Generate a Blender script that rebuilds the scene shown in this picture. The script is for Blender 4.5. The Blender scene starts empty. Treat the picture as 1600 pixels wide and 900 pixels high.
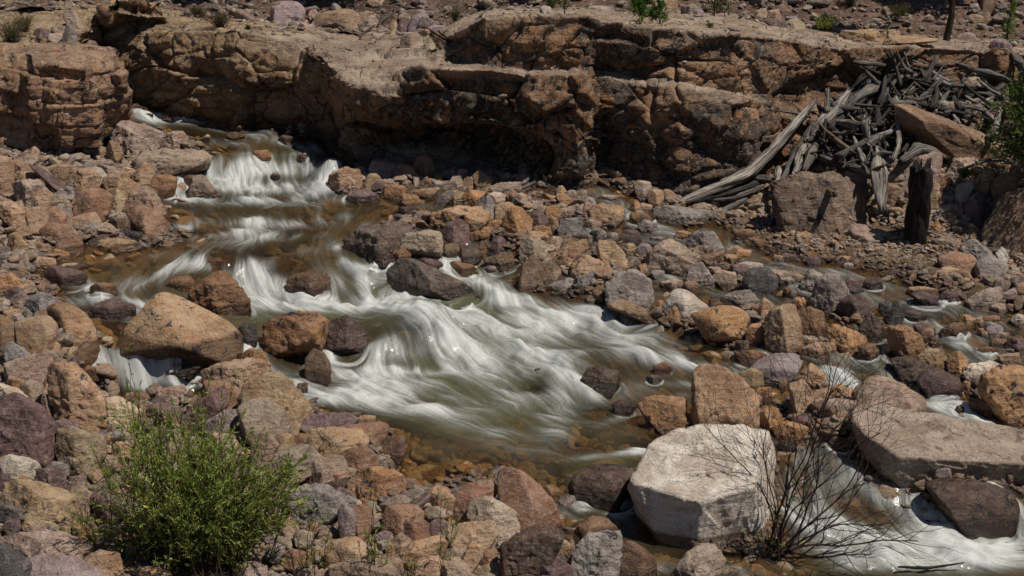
import bpy, math, random
import numpy as np
from math import radians, sin, cos, tan, pi

# ------------------------------------------------------------------ camera, sky, sun, exposure
scn = bpy.context.scene
CAMZ = 6.5
PITCH = radians(18.0)
FPX = 2198.0                      # focal length in pixels of the 1600 px wide photograph
cam_d = bpy.data.cameras.new('camera')
cam_d.sensor_width = 36.0
cam_d.lens = 36.0 * FPX / 1600.0
cam_d.clip_start = 0.1
cam_d.clip_end = 2000.0
cam = bpy.data.objects.new('camera', cam_d)
scn.collection.objects.link(cam)
cam.location = (0, 0, CAMZ)
cam.rotation_euler = (pi / 2 - PITCH, 0, 0)
scn.camera = cam

SUN_DIR = np.array([0.42, -0.13, 0.87]); SUN_DIR /= np.linalg.norm(SUN_DIR)
world = bpy.data.worlds.new('World'); scn.world = world; world.use_nodes = True
wn = world.node_tree; wn.nodes.clear()
wo = wn.nodes.new('ShaderNodeOutputWorld'); wb = wn.nodes.new('ShaderNodeBackground'); sk = wn.nodes.new('ShaderNodeTexSky')
sk.sky_type = 'NISHITA'; sk.sun_disc = False
sk.sun_elevation = math.asin(SUN_DIR[2])
sk.sun_rotation = math.atan2(SUN_DIR[0], SUN_DIR[1])
sk.altitude = 2000; sk.air_density = 1.0; sk.dust_density = 0.6; sk.ozone_density = 1.0
wb.inputs['Strength'].default_value = 0.052
wn.links.new(sk.outputs[0], wb.inputs[0]); wn.links.new(wb.outputs[0], wo.inputs[0])
sl = bpy.data.lights.new('sun', 'SUN'); sl.energy = 5.0; sl.angle = radians(0.55); sl.color = (1.0, 0.93, 0.83)
so = bpy.data.objects.new('sun', sl); scn.collection.objects.link(so)
from mathutils import Vector
so.rotation_euler = Vector(tuple(SUN_DIR)).to_track_quat('Z', 'Y').to_euler()
so.location = (5, 10, 20)
scn.view_settings.view_transform = 'Standard'
scn.view_settings.look = 'None'
scn.view_settings.exposure = -0.40
scn.view_settings.gamma = 1.0
scn.view_settings.use_curve_mapping = False
scn.render.engine = 'CYCLES'
scn.cycles.max_bounces = 6
scn.cycles.diffuse_bounces = 3
scn.cycles.glossy_bounces = 3
scn.cycles.transparent_max_bounces = 8
scn.cycles.transmission_bounces = 2
scn.cycles.caustics_reflective = False
scn.cycles.caustics_refractive = False
scn.cycles.sample_clamp_indirect = 4.0
scn.cycles.use_denoising = True
scn.cycles.use_fast_gi = False

FWD = np.array([0, cos(PITCH), -sin(PITCH)]); UPV = np.array([0, sin(PITCH), cos(PITCH)]); RGT = np.array([1.0, 0, 0])
CAMP = np.array([0, 0, CAMZ])

def ray(px, py):
    d = FWD + RGT * ((px - 800) / FPX) + UPV * ((450 - py) / FPX)
    return d
def at_z(px, py, z):
    d = ray(px, py); t = (z - CAMZ) / d[2]
    return CAMP + d * t
def at_y(px, py, Y):
    d = ray(px, py); t = Y / d[1]
    return CAMP + d * t
def project(x, y, z):
    zc = y * FWD[1] + (z - CAMZ) * FWD[2]
    u = y * UPV[1] + (z - CAMZ) * UPV[2]
    return 800 + FPX * x / zc, 450 - FPX * u / zc

# ------------------------------------------------------------------ noise (vectorised)
def _h(ix, iy, iz, seed):
    h = (ix.astype(np.int64) * 374761393 + iy.astype(np.int64) * 668265263 + iz.astype(np.int64) * 2147483647 + seed * 974711) & 0xFFFFFFFF
    h = ((h ^ (h >> 13)) * 1274126177) & 0xFFFFFFFF
    h = ((h ^ (h >> 15)) * 2246822519) & 0xFFFFFFFF
    return h ^ (h >> 16)
def noise3(p, seed=0):
    p = np.asarray(p, dtype=np.float64)
    i = np.floor(p).astype(np.int64); f = p - i
    u = f * f * f * (f * (f * 6 - 15) + 10)
    out = 0
    for dx in (0, 1):
        wx = u[:, 0] if dx else 1 - u[:, 0]
        for dy in (0, 1):
            wy = u[:, 1] if dy else 1 - u[:, 1]
            for dz in (0, 1):
                wz = u[:, 2] if dz else 1 - u[:, 2]
                h = _h(i[:, 0] + dx, i[:, 1] + dy, i[:, 2] + dz, seed)
                gx = ((h & 1023) / 511.5 - 1); gy = (((h >> 10) & 1023) / 511.5 - 1); gz = (((h >> 20) & 1023) / 511.5 - 1)
                out = out + wx * wy * wz * (gx * (f[:, 0] - dx) + gy * (f[:, 1] - dy) + gz * (f[:, 2] - dz))
    return out * 1.2
def fbm(p, octaves=4, seed=0, gain=0.5, lac=2.03, ridged=False):
    p = np.asarray(p, dtype=np.float64); a = 1.0; s = 0
    for o in range(octaves):
        n = noise3(p, seed + o * 17)
        s = s + a * ((0.5 - np.abs(n)) * 1.0 - 0.3 if ridged else n)
        a *= gain; p = p * lac + 13.7
    return s
def worley(p, seed=0, jit=0.9):
    """F1, F2, id hash (3 floats), vector to the nearest cell point"""
    i = np.floor(p).astype(np.int64); f = p - i; n = len(p)
    F1 = np.full(n, 9.0); F2 = np.full(n, 9.0); ID = np.zeros(n, dtype=np.int64); V = np.zeros((n, 3))
    for dx in (-1, 0, 1):
        for dy in (-1, 0, 1):
            for dz in (-1, 0, 1):
                h = _h(i[:, 0] + dx, i[:, 1] + dy, i[:, 2] + dz, seed)
                v = np.stack([dx + 0.5 + jit * ((h & 1023) / 1023 - 0.5) - f[:, 0],
                              dy + 0.5 + jit * (((h >> 10) & 1023) / 1023 - 0.5) - f[:, 1],
                              dz + 0.5 + jit * (((h >> 20) & 1023) / 1023 - 0.5) - f[:, 2]], 1)
                d = np.sqrt((v * v).sum(1))
                m1 = d < F1
                F2 = np.where(m1, F1, np.minimum(F2, d))
                F1 = np.where(m1, d, F1); ID = np.where(m1, h, ID); V[m1] = v[m1]
    g = _h(ID, ID >> 7, ID >> 3, seed + 5)
    R = np.stack([(g & 1023) / 1023, ((g >> 10) & 1023) / 1023, ((g >> 20) & 1023) / 1023], 1)
    return F1, F2, R, V
def sstep(a, b, x):
    t = np.clip((x - a) / (b - a), 0, 1); return t * t * (3 - 2 * t)

# ------------------------------------------------------------------ mesh helpers
def link(o):
    scn.collection.objects.link(o); return o
def raw_mesh(name, V, F, attrs=None, smooth=True):
    """V (n,3); F (m,k) with k = 3 or 4, or a list of such arrays"""
    me = bpy.data.meshes.new(name)
    Fs = F if isinstance(F, list) else [F]
    V = np.ascontiguousarray(V, dtype=np.float32)
    nl = sum(f.size for f in Fs); npoly = sum(len(f) for f in Fs)
    me.vertices.add(len(V)); me.vertices.foreach_set('co', V.ravel())
    me.loops.add(nl); me.loops.foreach_set('vertex_index', np.concatenate([f.ravel() for f in Fs]).astype(np.int32))
    me.polygons.add(npoly)
    tot = np.concatenate([np.full(len(f), f.shape[1]) for f in Fs])
    me.polygons.foreach_set('loop_start', np.concatenate([[0], np.cumsum(tot)[:-1]]).astype(np.int32))
    me.update(calc_edges=True)
    if smooth:
        me.polygons.foreach_set('use_smooth', np.ones(npoly, dtype=bool))
    for k, a in (attrs or {}).items():
        a = np.asarray(a, dtype=np.float32)
        if a.ndim == 1:
            at = me.attributes.new(k, 'FLOAT', 'POINT'); at.data.foreach_set('value', a)
        else:
            at = me.attributes.new(k, 'FLOAT_COLOR', 'POINT')
            c = np.ones((len(a), 4), dtype=np.float32); c[:, :3] = a[:, :3]; at.data.foreach_set('color', c.ravel())
    return me
def grid_faces(nr, nc, keep=None):
    a = (np.arange(nr - 1)[:, None] * nc + np.arange(nc - 1)[None, :])
    f = np.stack([a, a + 1, a + nc + 1, a + nc], -1)
    if keep is not None:
        f = f[keep]
    return f.reshape(-1, 4)
def compact(V, F, attrs):
    used = np.zeros(len(V), bool); used[F.ravel()] = True
    idx = np.cumsum(used) - 1
    return V[used], idx[F], {k: a[used] for k, a in attrs.items()}
def new_obj(name, me, mat=None, parent=None, color=None, **props):
    o = bpy.data.objects.new(name, me)
    if mat is not None and me is not None and not me.materials:
        me.materials.append(mat)
    if parent is not None: o.parent = parent
    if color is not None: o.color = (*color[:3], 1)
    for k, v in props.items(): o[k] = v
    return link(o)

# ------------------------------------------------------------------ node helper
class NT:
    def __init__(s, name):
        s.m = bpy.data.materials.new(name); s.m.use_nodes = True; s.t = s.m.node_tree; s.t.nodes.clear()
        s.out = s.t.nodes.new('ShaderNodeOutputMaterial')
    def n(s, typ, ins=None, **kw):
        nd = s.t.nodes.new('ShaderNode' + typ)
        for k, v in kw.items(): setattr(nd, k, v)
        for k, v in (ins or {}).items():
            sock = nd.inputs[k]
            if hasattr(v, 'is_output') or isinstance(v, bpy.types.NodeSocket): s.t.links.new(v, sock)
            else: sock.default_value = v
        return nd
    def math(s, op, a, b=None, clamp=False):
        ins = {0: a}
        if b is not None: ins[1] = b
        nd = s.n('Math', ins, operation=op, use_clamp=clamp); return nd.outputs[0]
    def mix(s, fac, a, b, blend='MIX'):
        nd = s.t.nodes.new('ShaderNodeMix'); nd.data_type = 'RGBA'; nd.blend_type = blend; nd.clamp_factor = True
        for k, v in ((0, fac), (6, a), (7, b)):
            if isinstance(v, bpy.types.NodeSocket): s.t.links.new(v, nd.inputs[k])
            else: nd.inputs[k].default_value = v if k == 0 else (*v[:3], 1)
        return nd.outputs[2]
    def ramp(s, fac, stops):
        nd = s.t.nodes.new('ShaderNodeValToRGB'); s.t.links.new(fac, nd.inputs[0])
        cr = nd.color_ramp
        while len(cr.elements) < len(stops): cr.elements.new(0.5)
        for e, (p, c) in zip(cr.elements, stops):
            e.position = p; e.color = (*c, 1) if isinstance(c, tuple) else (c, c, c, 1)
        return nd.outputs[0]
    def noise(s, vec, scale, detail=4, rough=0.55, dist=0.0):
        return s.n('TexNoise', {'Vector': vec, 'Scale': scale, 'Detail': detail, 'Roughness': rough, 'Distortion': dist}).outputs[0]
    def surf(s, sock): s.t.links.new(sock, s.out.inputs[0])
# ------------------------------------------------------------------ stream surface: water and bank level through known points
LV = """
150 160 1.92;220 172 2.02;260 182 1.90;350 186 1.86;480 214 1.84;230 205 1.83;350 210 1.82;450 222 1.80;520 245 1.74;
330 242 1.72;400 240 1.72;480 242 1.71;270 262 1.62;300 274 1.45;400 275 1.45;480 274 1.46;540 268 1.47;300 298 1.38;400 300 1.37;480 300 1.37;
280 315 1.33;400 318 1.32;500 315 1.32;620 312 1.33;300 337 1.30;420 334 1.30;540 332 1.30;300 352 1.23;420 352 1.22;530 352 1.22;600 345 1.25;
220 385 1.16;330 385 1.15;460 385 1.15;560 385 1.16;380 405 1.10;480 404 1.10;600 400 1.10;
390 448 .82;450 458 .77;520 458 .76;600 452 .77;
120 425 1.08;200 425 1.06;300 430 1.02;150 455 .98;250 450 1.0;130 480 .90;220 490 .90;170 530 .80;260 520 .84;160 548 .75;220 550 .74;280 550 .76;
170 600 .39;240 602 .38;300 600 .40;240 625 .37;
330 470 .86;360 500 .80;370 520 .74;400 590 .45;450 600 .42;480 500 .70;420 490 .72;
450 478 .73;600 478 .72;720 470 .72;690 400 1.02;720 395 .98;760 455 .75;690 440 .86;
560 500 .70;700 500 .70;800 490 .66;900 480 .66;560 575 .42;620 580 .41;720 560 .46;520 570 .44;500 520 .66;
800 540 .54;900 520 .57;1000 510 .60;1080 520 .60;600 620 .36;700 620 .36;850 610 .40;950 600 .42;1050 610 .42;1100 560 .50;1180 580 .50;
650 700 .27;750 700 .27;850 700 .28;950 690 .30;1000 690 .32;700 740 .25;820 745 .24;900 735 .25;980 725 .27;
870 800 .05;960 800 .05;900 830 .02;1000 850 -.02;1100 900 -.06;950 900 -.04;
1250 580 .52;1340 590 .50;1300 620 .44;1420 575 .56;1430 600 .42;1500 630 .38;1600 670 .30;1640 640 .4;
1230 700 .24;1330 700 .27;1250 760 .08;1330 760 .10;1400 740 .18;1400 790 -.02;1470 800 -.04;1250 850 -.08;1350 850 -.10;1450 840 -.10;1600 840 -.12;1400 900 -.14;1600 900 -.16;1600 760 .08;1660 800 0;
0 250 1.85;100 245 1.8;180 240 1.75;0 320 1.62;100 320 1.55;200 320 1.45;0 400 1.32;80 400 1.22;180 390 1.18;0 470 1.12;80 470 1.02;0 550 .92;80 550 .88;0 640 .74;100 640 .62;200 650 .48;
0 730 .60;150 730 .50;0 820 .46;0 900 .34;150 900 .26;300 720 .46;400 640 .52;300 820 .30;400 780 .36;450 700 .44;500 660 .42;560 680 .38;550 780 .30;480 850 .20;600 870 .12;700 800 .20;780 780 .16;750 880 .05;850 890 0;350 600 .52;
600 290 1.40;700 300 1.40;800 305 1.38;900 310 1.34;1000 320 1.30;1100 335 1.27;650 350 1.22;750 350 1.24;850 350 1.22;950 355 1.2;1050 360 1.17;1150 370 1.12;700 370 1.12;780 390 1.05;850 400 1.02;950 400 1.04;1050 400 1.02;
850 445 .84;920 450 .84;1000 460 .80;1100 430 .95;1050 480 .76;1150 470 .82;1180 520 .66;1250 520 .70;
1200 400 1.03;1300 400 1.06;1400 400 1.08;1500 400 1.12;1600 380 1.25;1300 450 .92;1400 460 .90;1500 470 .90;1600 470 .94;1350 510 .76;1500 540 .66;1600 560 .62;1600 520 .76;1450 560 .60;
1200 640 .42;1300 660 .40;1100 660 .36;1400 680 .36;1500 720 .26;1100 760 .14;1180 820 .02;1600 720 .24;
1250 345 1.25;1350 350 1.26;1450 365 1.28;1300 300 1.7;1400 260 2.0;1400 200 2.30;1400 150 2.6;1280 230 1.9;1230 290 1.45;1500 330 1.5;1500 270 1.9;1550 200 2.3;1560 165 2.5;1640 165 2.6;1640 250 2.2;1600 320 1.6
"""
ctrl = []
for tok in LV.replace('\n', '').split(';'):
    if tok.strip():
        a = [float(v) for v in tok.split()]; w_ = at_z(*a); ctrl.append((w_[0], w_[1], a[2]))
ctrl += [(-9, 9, .3), (9, 9, -.2), (-12, 14, 1.0), (12, 14, .2), (0, 9, -.1), (-14, 20, 2.0), (14, 20, 1.6), (14, 24, 2), (-14, 24, 2.4), (0, 24, 1.9), (-4, 26, 2.3), (4, 6, -.3), (-4, 6, 0),(-16,8,.6),(16,8,0), (4,22.6,1.6),(5,23.5,1.6),(6,22.6,1.8),(7.5,22.9,2.0),(9,23.2,2.1)]
ctrl = np.array(ctrl)
def rbf_fit(P, v, eps=0.12):
    D = np.sqrt(((P[:, None] - P[None]) ** 2).sum(-1) + eps * eps)
    n = len(P); A = np.zeros((n + 3, n + 3)); A[:n, :n] = -D + np.eye(n) * 0.004
    A[:n, n] = 1; A[:n, n + 1:] = P; A[n, :n] = 1; A[n + 1:, :n] = P.T
    return np.linalg.solve(A, np.concatenate([v, np.zeros((3,) + v.shape[1:])]))
def rbf_eval(P, c, x, y, eps=0.12):
    n = len(P); out = c[n] + c[n + 1] * x + c[n + 2] * y
    for i in range(n):
        out = out - c[i] * np.sqrt((x - P[i, 0]) ** 2 + (y - P[i, 1]) ** 2 + eps * eps)
    return out
_c = rbf_fit(ctrl[:, :2], ctrl[:, 2])
GX0, GX1, GY0, GY1, GS = -14.0, 14.0, 8.0, 26.0, 0.04
gx = np.arange(GX0, GX1 + 1e-6, GS); gy = np.arange(GY0, GY1 + 1e-6, GS)
XX, YY = np.meshgrid(gx, gy)
SG = rbf_eval(ctrl[:, :2], _c, XX, YY)
for (bx, by, br, bh) in [(655, 508, .40, .27), (600, 532, .28, .16), (690, 528, .28, .12), (905, 548, .28, .10), (860, 570, .22, .07), (1010, 545, .25, .08), (940, 545, .2, .06), (1090, 540, .2, .05),
                         (470, 352, .3, .05), (330, 400, .4, .07), (160, 448, .22, .09), (300, 430, .3, .06), (720, 390, .2, .06), (1340, 790, .35, .10), (1290, 740, .3, .06), (870, 655, .25, .07), (840, 620, .2, .06), (920, 640, .3, .08), (250, 235, .2, .03), (440, 350, .3, .05), (1400, 770, .3, .12), (420, 395, .3, .05)]:
    w_ = at_z(bx, by, .6 if by > 450 else 1.1)
    ss = (((XX - w_[0]) ** 2 + (YY - w_[1]) ** 2) / br ** 2)
    SG += bh * np.exp(-ss)
def samp(G, x, y):
    fx = np.clip((np.asarray(x) - GX0) / GS, 0, len(gx) - 1.001); fy = np.clip((np.asarray(y) - GY0) / GS, 0, len(gy) - 1.001)
    ix = fx.astype(int); iy = fy.astype(int); fx = fx - ix; fy = fy - iy
    return (G[iy, ix] * (1 - fx) * (1 - fy) + G[iy, ix + 1] * fx * (1 - fy) + G[iy + 1, ix] * (1 - fx) * fy + G[iy + 1, ix + 1] * fx * fy)
_ty = np.arange(8.5, 25.9, 0.02)
def hit(px, py):
    """where the ray through a photo pixel meets the stream surface / bank"""
    d = ray(px, py); t = _ty / d[1]; x = d[0] * t; z = CAMZ + d[2] * t
    below = z < samp(SG, x, _ty)
    k = int(np.argmax(below)) if below.any() else len(_ty) - 1
    return np.array([x[k], _ty[k], float(samp(SG, x[k], _ty[k]))])

# ------------------------------------------------------------------ where the water runs
POLYS = ["""165 160 205 168 330 182 420 198 480 212 545 238 535 265 510 290 508 302 600 305 650 300 690 318 660 330 620 345 600 352 640 365 700 372 740 385 770 383 800 405 818 430 815 450 870 456 950 468 1040 498
 1110 530 1150 552 1200 560 1260 556 1290 556 1370 555 1440 560 1445 585 1500 612 1600 640 1680 660 1680 720 1600 700 1540 682 1480 655 1420 640 1340 625 1300 635 1250 615 1215 640 1190 650 1080 662 1060 690 1050 720 1060 800 1110 860 1200 875 1200 930 915 925 905 880 870 850 850 800
 800 758 740 735 680 765 632 770 612 740 622 705 605 670 560 652 505 642 470 615 430 600 385 600 330 592 300 622 230 632 165 625 140 600 136 560 150 520 110 490 70 450 60 425 100 405 140 380 215 392 290 370 270 345 255 310
 265 290 255 275 290 250 330 235 300 215 235 195 160 190""",
"""1215 690 1260 680 1345 690 1380 740 1440 760 1470 790 1570 760 1700 740 1700 940 1000 940 1090 895 1200 870 1215 830 1205 760"""]
RIBS = [("930 300 985 330 1000 352 1060 372 1120 368 1150 395 1190 412 1260 425 1330 435 1400 455 1480 480 1560 500 1680 540", .30),
        ("1080 440 1150 455 1210 462 1260 500 1290 530 1340 560", .32), ("1420 500 1460 520 1500 540 1550 550 1640 570", .36), ("1300 520 1370 540 1430 565 1460 590", .28),
        ("640 318 700 325 780 330 760 345 700 352", .18), ("1215 640 1200 670 1225 700", .15), ("1340 462 1400 470 1450 480 1520 490", .34),("1040 440 1100 450 1180 470 1240 480", .32),("1180 412 1260 425 1330 435", .30),("1210 545 1300 550 1400 560", .34),("1480 545 1540 560 1620 600", .3),("1200 440 1280 455 1340 470", .24),("1000 460 1060 470 1110 490", .2),("860 355 920 362 990 372 1060 380", .2),("940 300 985 330 1000 352 1010 352", .20),("960 360 930 385 990 395", .12), ("830 300 870 305 900 300", .14),
        ("700 380 745 372 790 400 800 430", .15)]
RIBS = [(a_, b_ * 1.22) for a_, b_ in RIBS]
def to_world(nums):
    a = [float(v) for v in nums.split()]
    return np.array([hit(a[i], a[i + 1])[:2] for i in range(0, len(a), 2)])
def seg_dist(X, Y, P, closed):
    d = np.full(X.shape, 1e9); n = len(P)
    for i in range(n if closed else n - 1):
        a = P[i]; b = P[(i + 1) % n]; ab = b - a; L = (ab ** 2).sum() + 1e-9
        t = np.clip(((X - a[0]) * ab[0] + (Y - a[1]) * ab[1]) / L, 0, 1)
        d = np.minimum(d, (X - a[0] - t * ab[0]) ** 2 + (Y - a[1] - t * ab[1]) ** 2)
    return np.sqrt(d)
def inside(X, Y, P):
    c = np.zeros(X.shape, bool); n = len(P); j = n - 1
    for i in range(n):
        xi, yi = P[i]; xj, yj = P[j]
        c ^= ((yi > Y) != (yj > Y)) & (X < (xj - xi) * (Y - yi) / (yj - yi + 1e-12) + xi)
        j = i
    return c
RD = np.full(XX.shape, -9.0)            # signed distance to the bank, positive in the water
for s_ in POLYS:
    P = to_world(s_.replace('\n', ' ')); d = seg_dist(XX, YY, P, True)
    RD = np.maximum(RD, np.where(inside(XX, YY, P), d, -d))
for s_, w_ in RIBS:
    P = to_world(s_); RD = np.maximum(RD, w_ - seg_dist(XX, YY, P, False))
_q = np.stack([XX.ravel(), YY.ravel(), np.zeros(XX.size)], 1)
RIBM = np.zeros(XX.shape)
for s_, w_ in RIBS:
    RIBM = np.maximum(RIBM, sstep(w_, w_ * .3, seg_dist(XX, YY, to_world(s_), False)))
RD = RD + 0.16 * fbm(_q * 1.7, 3, 5).reshape(XX.shape) * sstep(.9, 0, np.abs(RD))
_gpx, _gpy = project(XX, np.maximum(YY, 5), SG)
GRV = sstep(1100, 1200, _gpx) * sstep(1520, 1460, _gpx) * sstep(325, 345, _gpy) * sstep(440, 420, _gpy) + (_gpy < 200) * (_gpx > 1150)
GRV = np.clip(GRV, 0, 1)
bump = fbm(_q * np.array([1.6, 1.6, 1]), 5, 9).reshape(XX.shape)
depth = np.clip(RD * 0.55, -1, 0.34) * np.where(RD > 0, 1, 1)
GG = SG - np.where(RD > 0, depth, 0) + np.where(RD < 0, np.minimum(-RD * 0.35, 0.09) - .20 * sstep(-.30, -.62, RD) * (1 - .8 * GRV), 0) + bump * 0.07 * sstep(-0.1, .4, np.abs(RD)) - 0.01
# ------------------------------------------------------------------ ground sheet (fine near the stream, coarse out to the horizon)
ax = np.concatenate([[-900, -500, -250, -120, -60, -35, -22, -17], np.arange(GX0, GX1 + 1e-6, GS), [17, 22, 35, 60, 120, 250, 500, 900]])
ay = np.concatenate([[-600, -300, -120, -50, -20, -5, 3, 6.5], np.arange(GY0, GY1 + 1e-6, GS), [28, 34, 50, 80, 160, 320, 700]])
GXX, GYY = np.meshgrid(ax, ay)
gz = samp(GG, np.clip(GXX, GX0, GX1), np.clip(GYY, GY0, GY1))
out_y = np.maximum(GY0 - GYY, 0); gz = gz - np.minimum(out_y * 0.12, 3)
_qq = np.stack([GXX.ravel() * 9, GYY.ravel() * 9, gz.ravel() * 9], 1)
gz = gz + 0.02 * fbm(_qq, 3, 31).reshape(gz.shape)
# ------------------------------------------------------------------ materials
def rock_material(name, kind):
    """stone whose colour comes from each object's own colour; kind: 'rock', 'cliff', 'rubble', 'ground'"""
    k = NT(name)
    tc = k.n('TexCoord'); obj = tc.outputs['Object']; geo = k.n('NewGeometry')
    pos = geo.outputs['Position']
    info = k.n('ObjectInfo')
    if kind == 'rock':
        rnd = k.n('VectorMath', {0: info.outputs['Random'], 1: (37.0, 91.0, 53.0)}, operation='MULTIPLY').outputs[0]
        vec = k.n('VectorMath', {0: obj, 1: rnd}, operation='ADD').outputs[0]
        base = info.outputs['Color']
    else:
        vec = pos
        base = k.n('Attribute', attribute_name='col').outputs['Color']
    big = k.noise(vec, 2.3, 5, .6, .6); mid = k.noise(vec, 9, 6, .62, .8); fine = k.noise(vec, 60, 5, .7); speck = k.noise(vec, 150, 3, .6)
    # bedding: thin layers, tilted, faint
    layv = k.n('Mapping', {'Vector': vec, 'Rotation': (0.25, 0.3, 0.1), 'Scale': (1.2, 1.2, 16)}).outputs[0]
    lay = k.noise(layv, 1.6, 5, .6, .35)
    col = k.mix(k.ramp(big, [(.42, 0.0), (.56, 1.0)]), k.mix(.6, base, k.mix(1.0, base, (.50, .42, .38), 'MULTIPLY'), 'MIX'), base)
    # rusty stain
    st = k.ramp(k.noise(vec, 3.6, 6, .68, 1.4), [(.50, 0.0), (.62, 1.0)])
    amt = k.n('Attribute', attribute_name='stain', attribute_type='OBJECT' if kind == 'rock' else 'GEOMETRY').outputs['Fac']
    stc = k.mix(k.ramp(mid, [(.35, 0.0), (.65, 1.0)]), (0.33, 0.135, 0.045), (0.47, 0.25, 0.10))
    col = k.mix(k.math('MULTIPLY', st, amt), col, stc)
    # bedding tone
    col = k.mix(k.math('MULTIPLY', k.ramp(lay, [(.4, 1.0), (.6, 0.0)]), .30), col, k.mix(1.0, col, (.52, .46, .43), 'MULTIPLY'))
    # mottling, pale scuffs and dark lichen
    col = k.mix(k.math('MULTIPLY', k.ramp(mid, [(.50, 0.0), (.62, 1.0)]), .5), col, k.mix(.5, col, (.56, .48, .40)))
    lich = k.ramp(k.noise(vec, 5.2, 8, .74, .5), [(.56, 0.0), (.60, 1.0)])
    dk = k.n('Attribute', attribute_name='varnish', attribute_type='OBJECT' if kind == 'rock' else 'GEOMETRY').outputs['Fac']
    dark = k.math('MULTIPLY', k.math('MULTIPLY', lich, dk), 1.15, True)
    col = k.mix(dark, col, (0.028, 0.026, 0.028))
    col = k.mix(k.ramp(fine, [(.34, .85), (.50, 0.0)]), col, k.mix(1.0, col, (.38, .35, .34), 'MULTIPLY'))
    col = k.mix(k.ramp(speck, [(.62, 0.0), (.74, .35)]), col, (.55, .5, .44))
    # worn edges are paler, with edge highlights painted in too; creases are darker
    pt = geo.outputs['Pointiness']
    col = k.mix(k.ramp(pt, [(.51, 0.0), (.57, .6)]), col, k.mix(.55, col, (.60, .52, .44)))
    col = k.mix(k.ramp(pt, [(.40, .85), (.485, 0.0)]), col, k.mix(1.0, col, (.32, .27, .25), 'MULTIPLY'))
    # water-darkened, glossy where wet
    wet = k.n('Attribute', attribute_name='wet', attribute_type='OBJECT' if kind == 'rock' else 'GEOMETRY').outputs['Fac']
    col = k.mix(wet, col, k.mix(1.0, col, (.42, .36, .32), 'MULTIPLY'))
    if kind == 'rock':
        wl = k.n('Attribute', attribute_name='waterline', attribute_type='OBJECT').outputs['Fac']
        oz = k.n('SeparateXYZ', {0: obj}).outputs[2]
        wb_ = k.math('ADD', k.math('SUBTRACT', wl, oz), k.math('MULTIPLY', mid, .08))
        wetl = k.n('MapRange', {'Value': wb_, 'From Min': .02, 'From Max': .06}).outputs[0]
        col = k.mix(wetl, col, k.mix(1.0, col, (.36, .31, .27), 'MULTIPLY'))
        wet = k.math('MAXIMUM', wet, wetl)
    rough = k.math('SUBTRACT', .88, k.math('MULTIPLY', wet, .70))
    # relief
    h = k.math('ADD', k.math('MULTIPLY', mid, .6), k.math('ADD', k.math('MULTIPLY', fine, .22), k.math('MULTIPLY', lay, .35)))
    vo = k.n('TexVoronoi', {'Vector': k.n('VectorMath', {0: vec, 1: k.n('TexNoise', {'Vector': vec, 'Scale': 6.0, 'Detail': 3.0}).outputs['Color']}, operation='ADD').outputs[0], 'Scale': 5.5}, feature='DISTANCE_TO_EDGE').outputs['Distance']
    crack = k.ramp(vo, [(0.0, 0.0), (.03, 1.0)])
    crk = k.math('MULTIPLY', k.math('SUBTRACT', 1.0, crack), .75 if kind != 'rock' else .22)
    crk = k.math('MULTIPLY', crk, k.ramp(k.noise(vec, 1.3, 3, .5), [(.45, 0.0), (.58, 1.0)]))
    h = k.math('SUBTRACT', h, k.math('MULTIPLY', crk, .45))
    col = k.mix(k.math('MULTIPLY', crk, .8), col, k.mix(1.0, col, (.25, .22, .2), 'MULTIPLY'))
    if kind == 'cliff':
        wv = k.n('VectorMath', {0: vec, 1: k.n('VectorMath', {0: k.n('TexNoise', {'Vector': vec, 'Scale': 2.2, 'Detail': 4.0}).outputs['Color'], 1: (.7, .7, .7)}, operation='MULTIPLY').outputs[0]}, operation='ADD').outputs[0]
        v2 = k.n('TexVoronoi', {'Vector': wv, 'Scale': 1.7}, feature='DISTANCE_TO_EDGE').outputs['Distance']
        c2 = k.math('MULTIPLY', k.math('SUBTRACT', 1.0, k.ramp(v2, [(0.0, 0.0), (.022, 1.0)])), .9)
        c2 = k.math('MULTIPLY', c2, k.ramp(k.noise(vec, .9, 3, .5), [(.42, 0.0), (.55, 1.0)]))
        h = k.math('SUBTRACT', h, k.math('MULTIPLY', c2, .8))
        col = k.mix(c2, col, k.mix(1.0, col, (.15, .13, .12), 'MULTIPLY'))
    bp = k.n('Bump', {'Height': h, 'Strength': 1.0, 'Distance': .06 if kind == 'rock' else .08})
    p = k.n('BsdfPrincipled', {'Base Color': col, 'Roughness': rough, 'Normal': bp.outputs[0], 'Specular IOR Level': .5})
    k.surf(p.outputs[0]); return k.m
M_ROCK = rock_material('stone', 'rock')
M_CLIFF = rock_material('cliff_stone', 'cliff')
M_RUB = rock_material('rubble_stone', 'rubble')
M_GROUND = rock_material('gravel_soil', 'ground')

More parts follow.
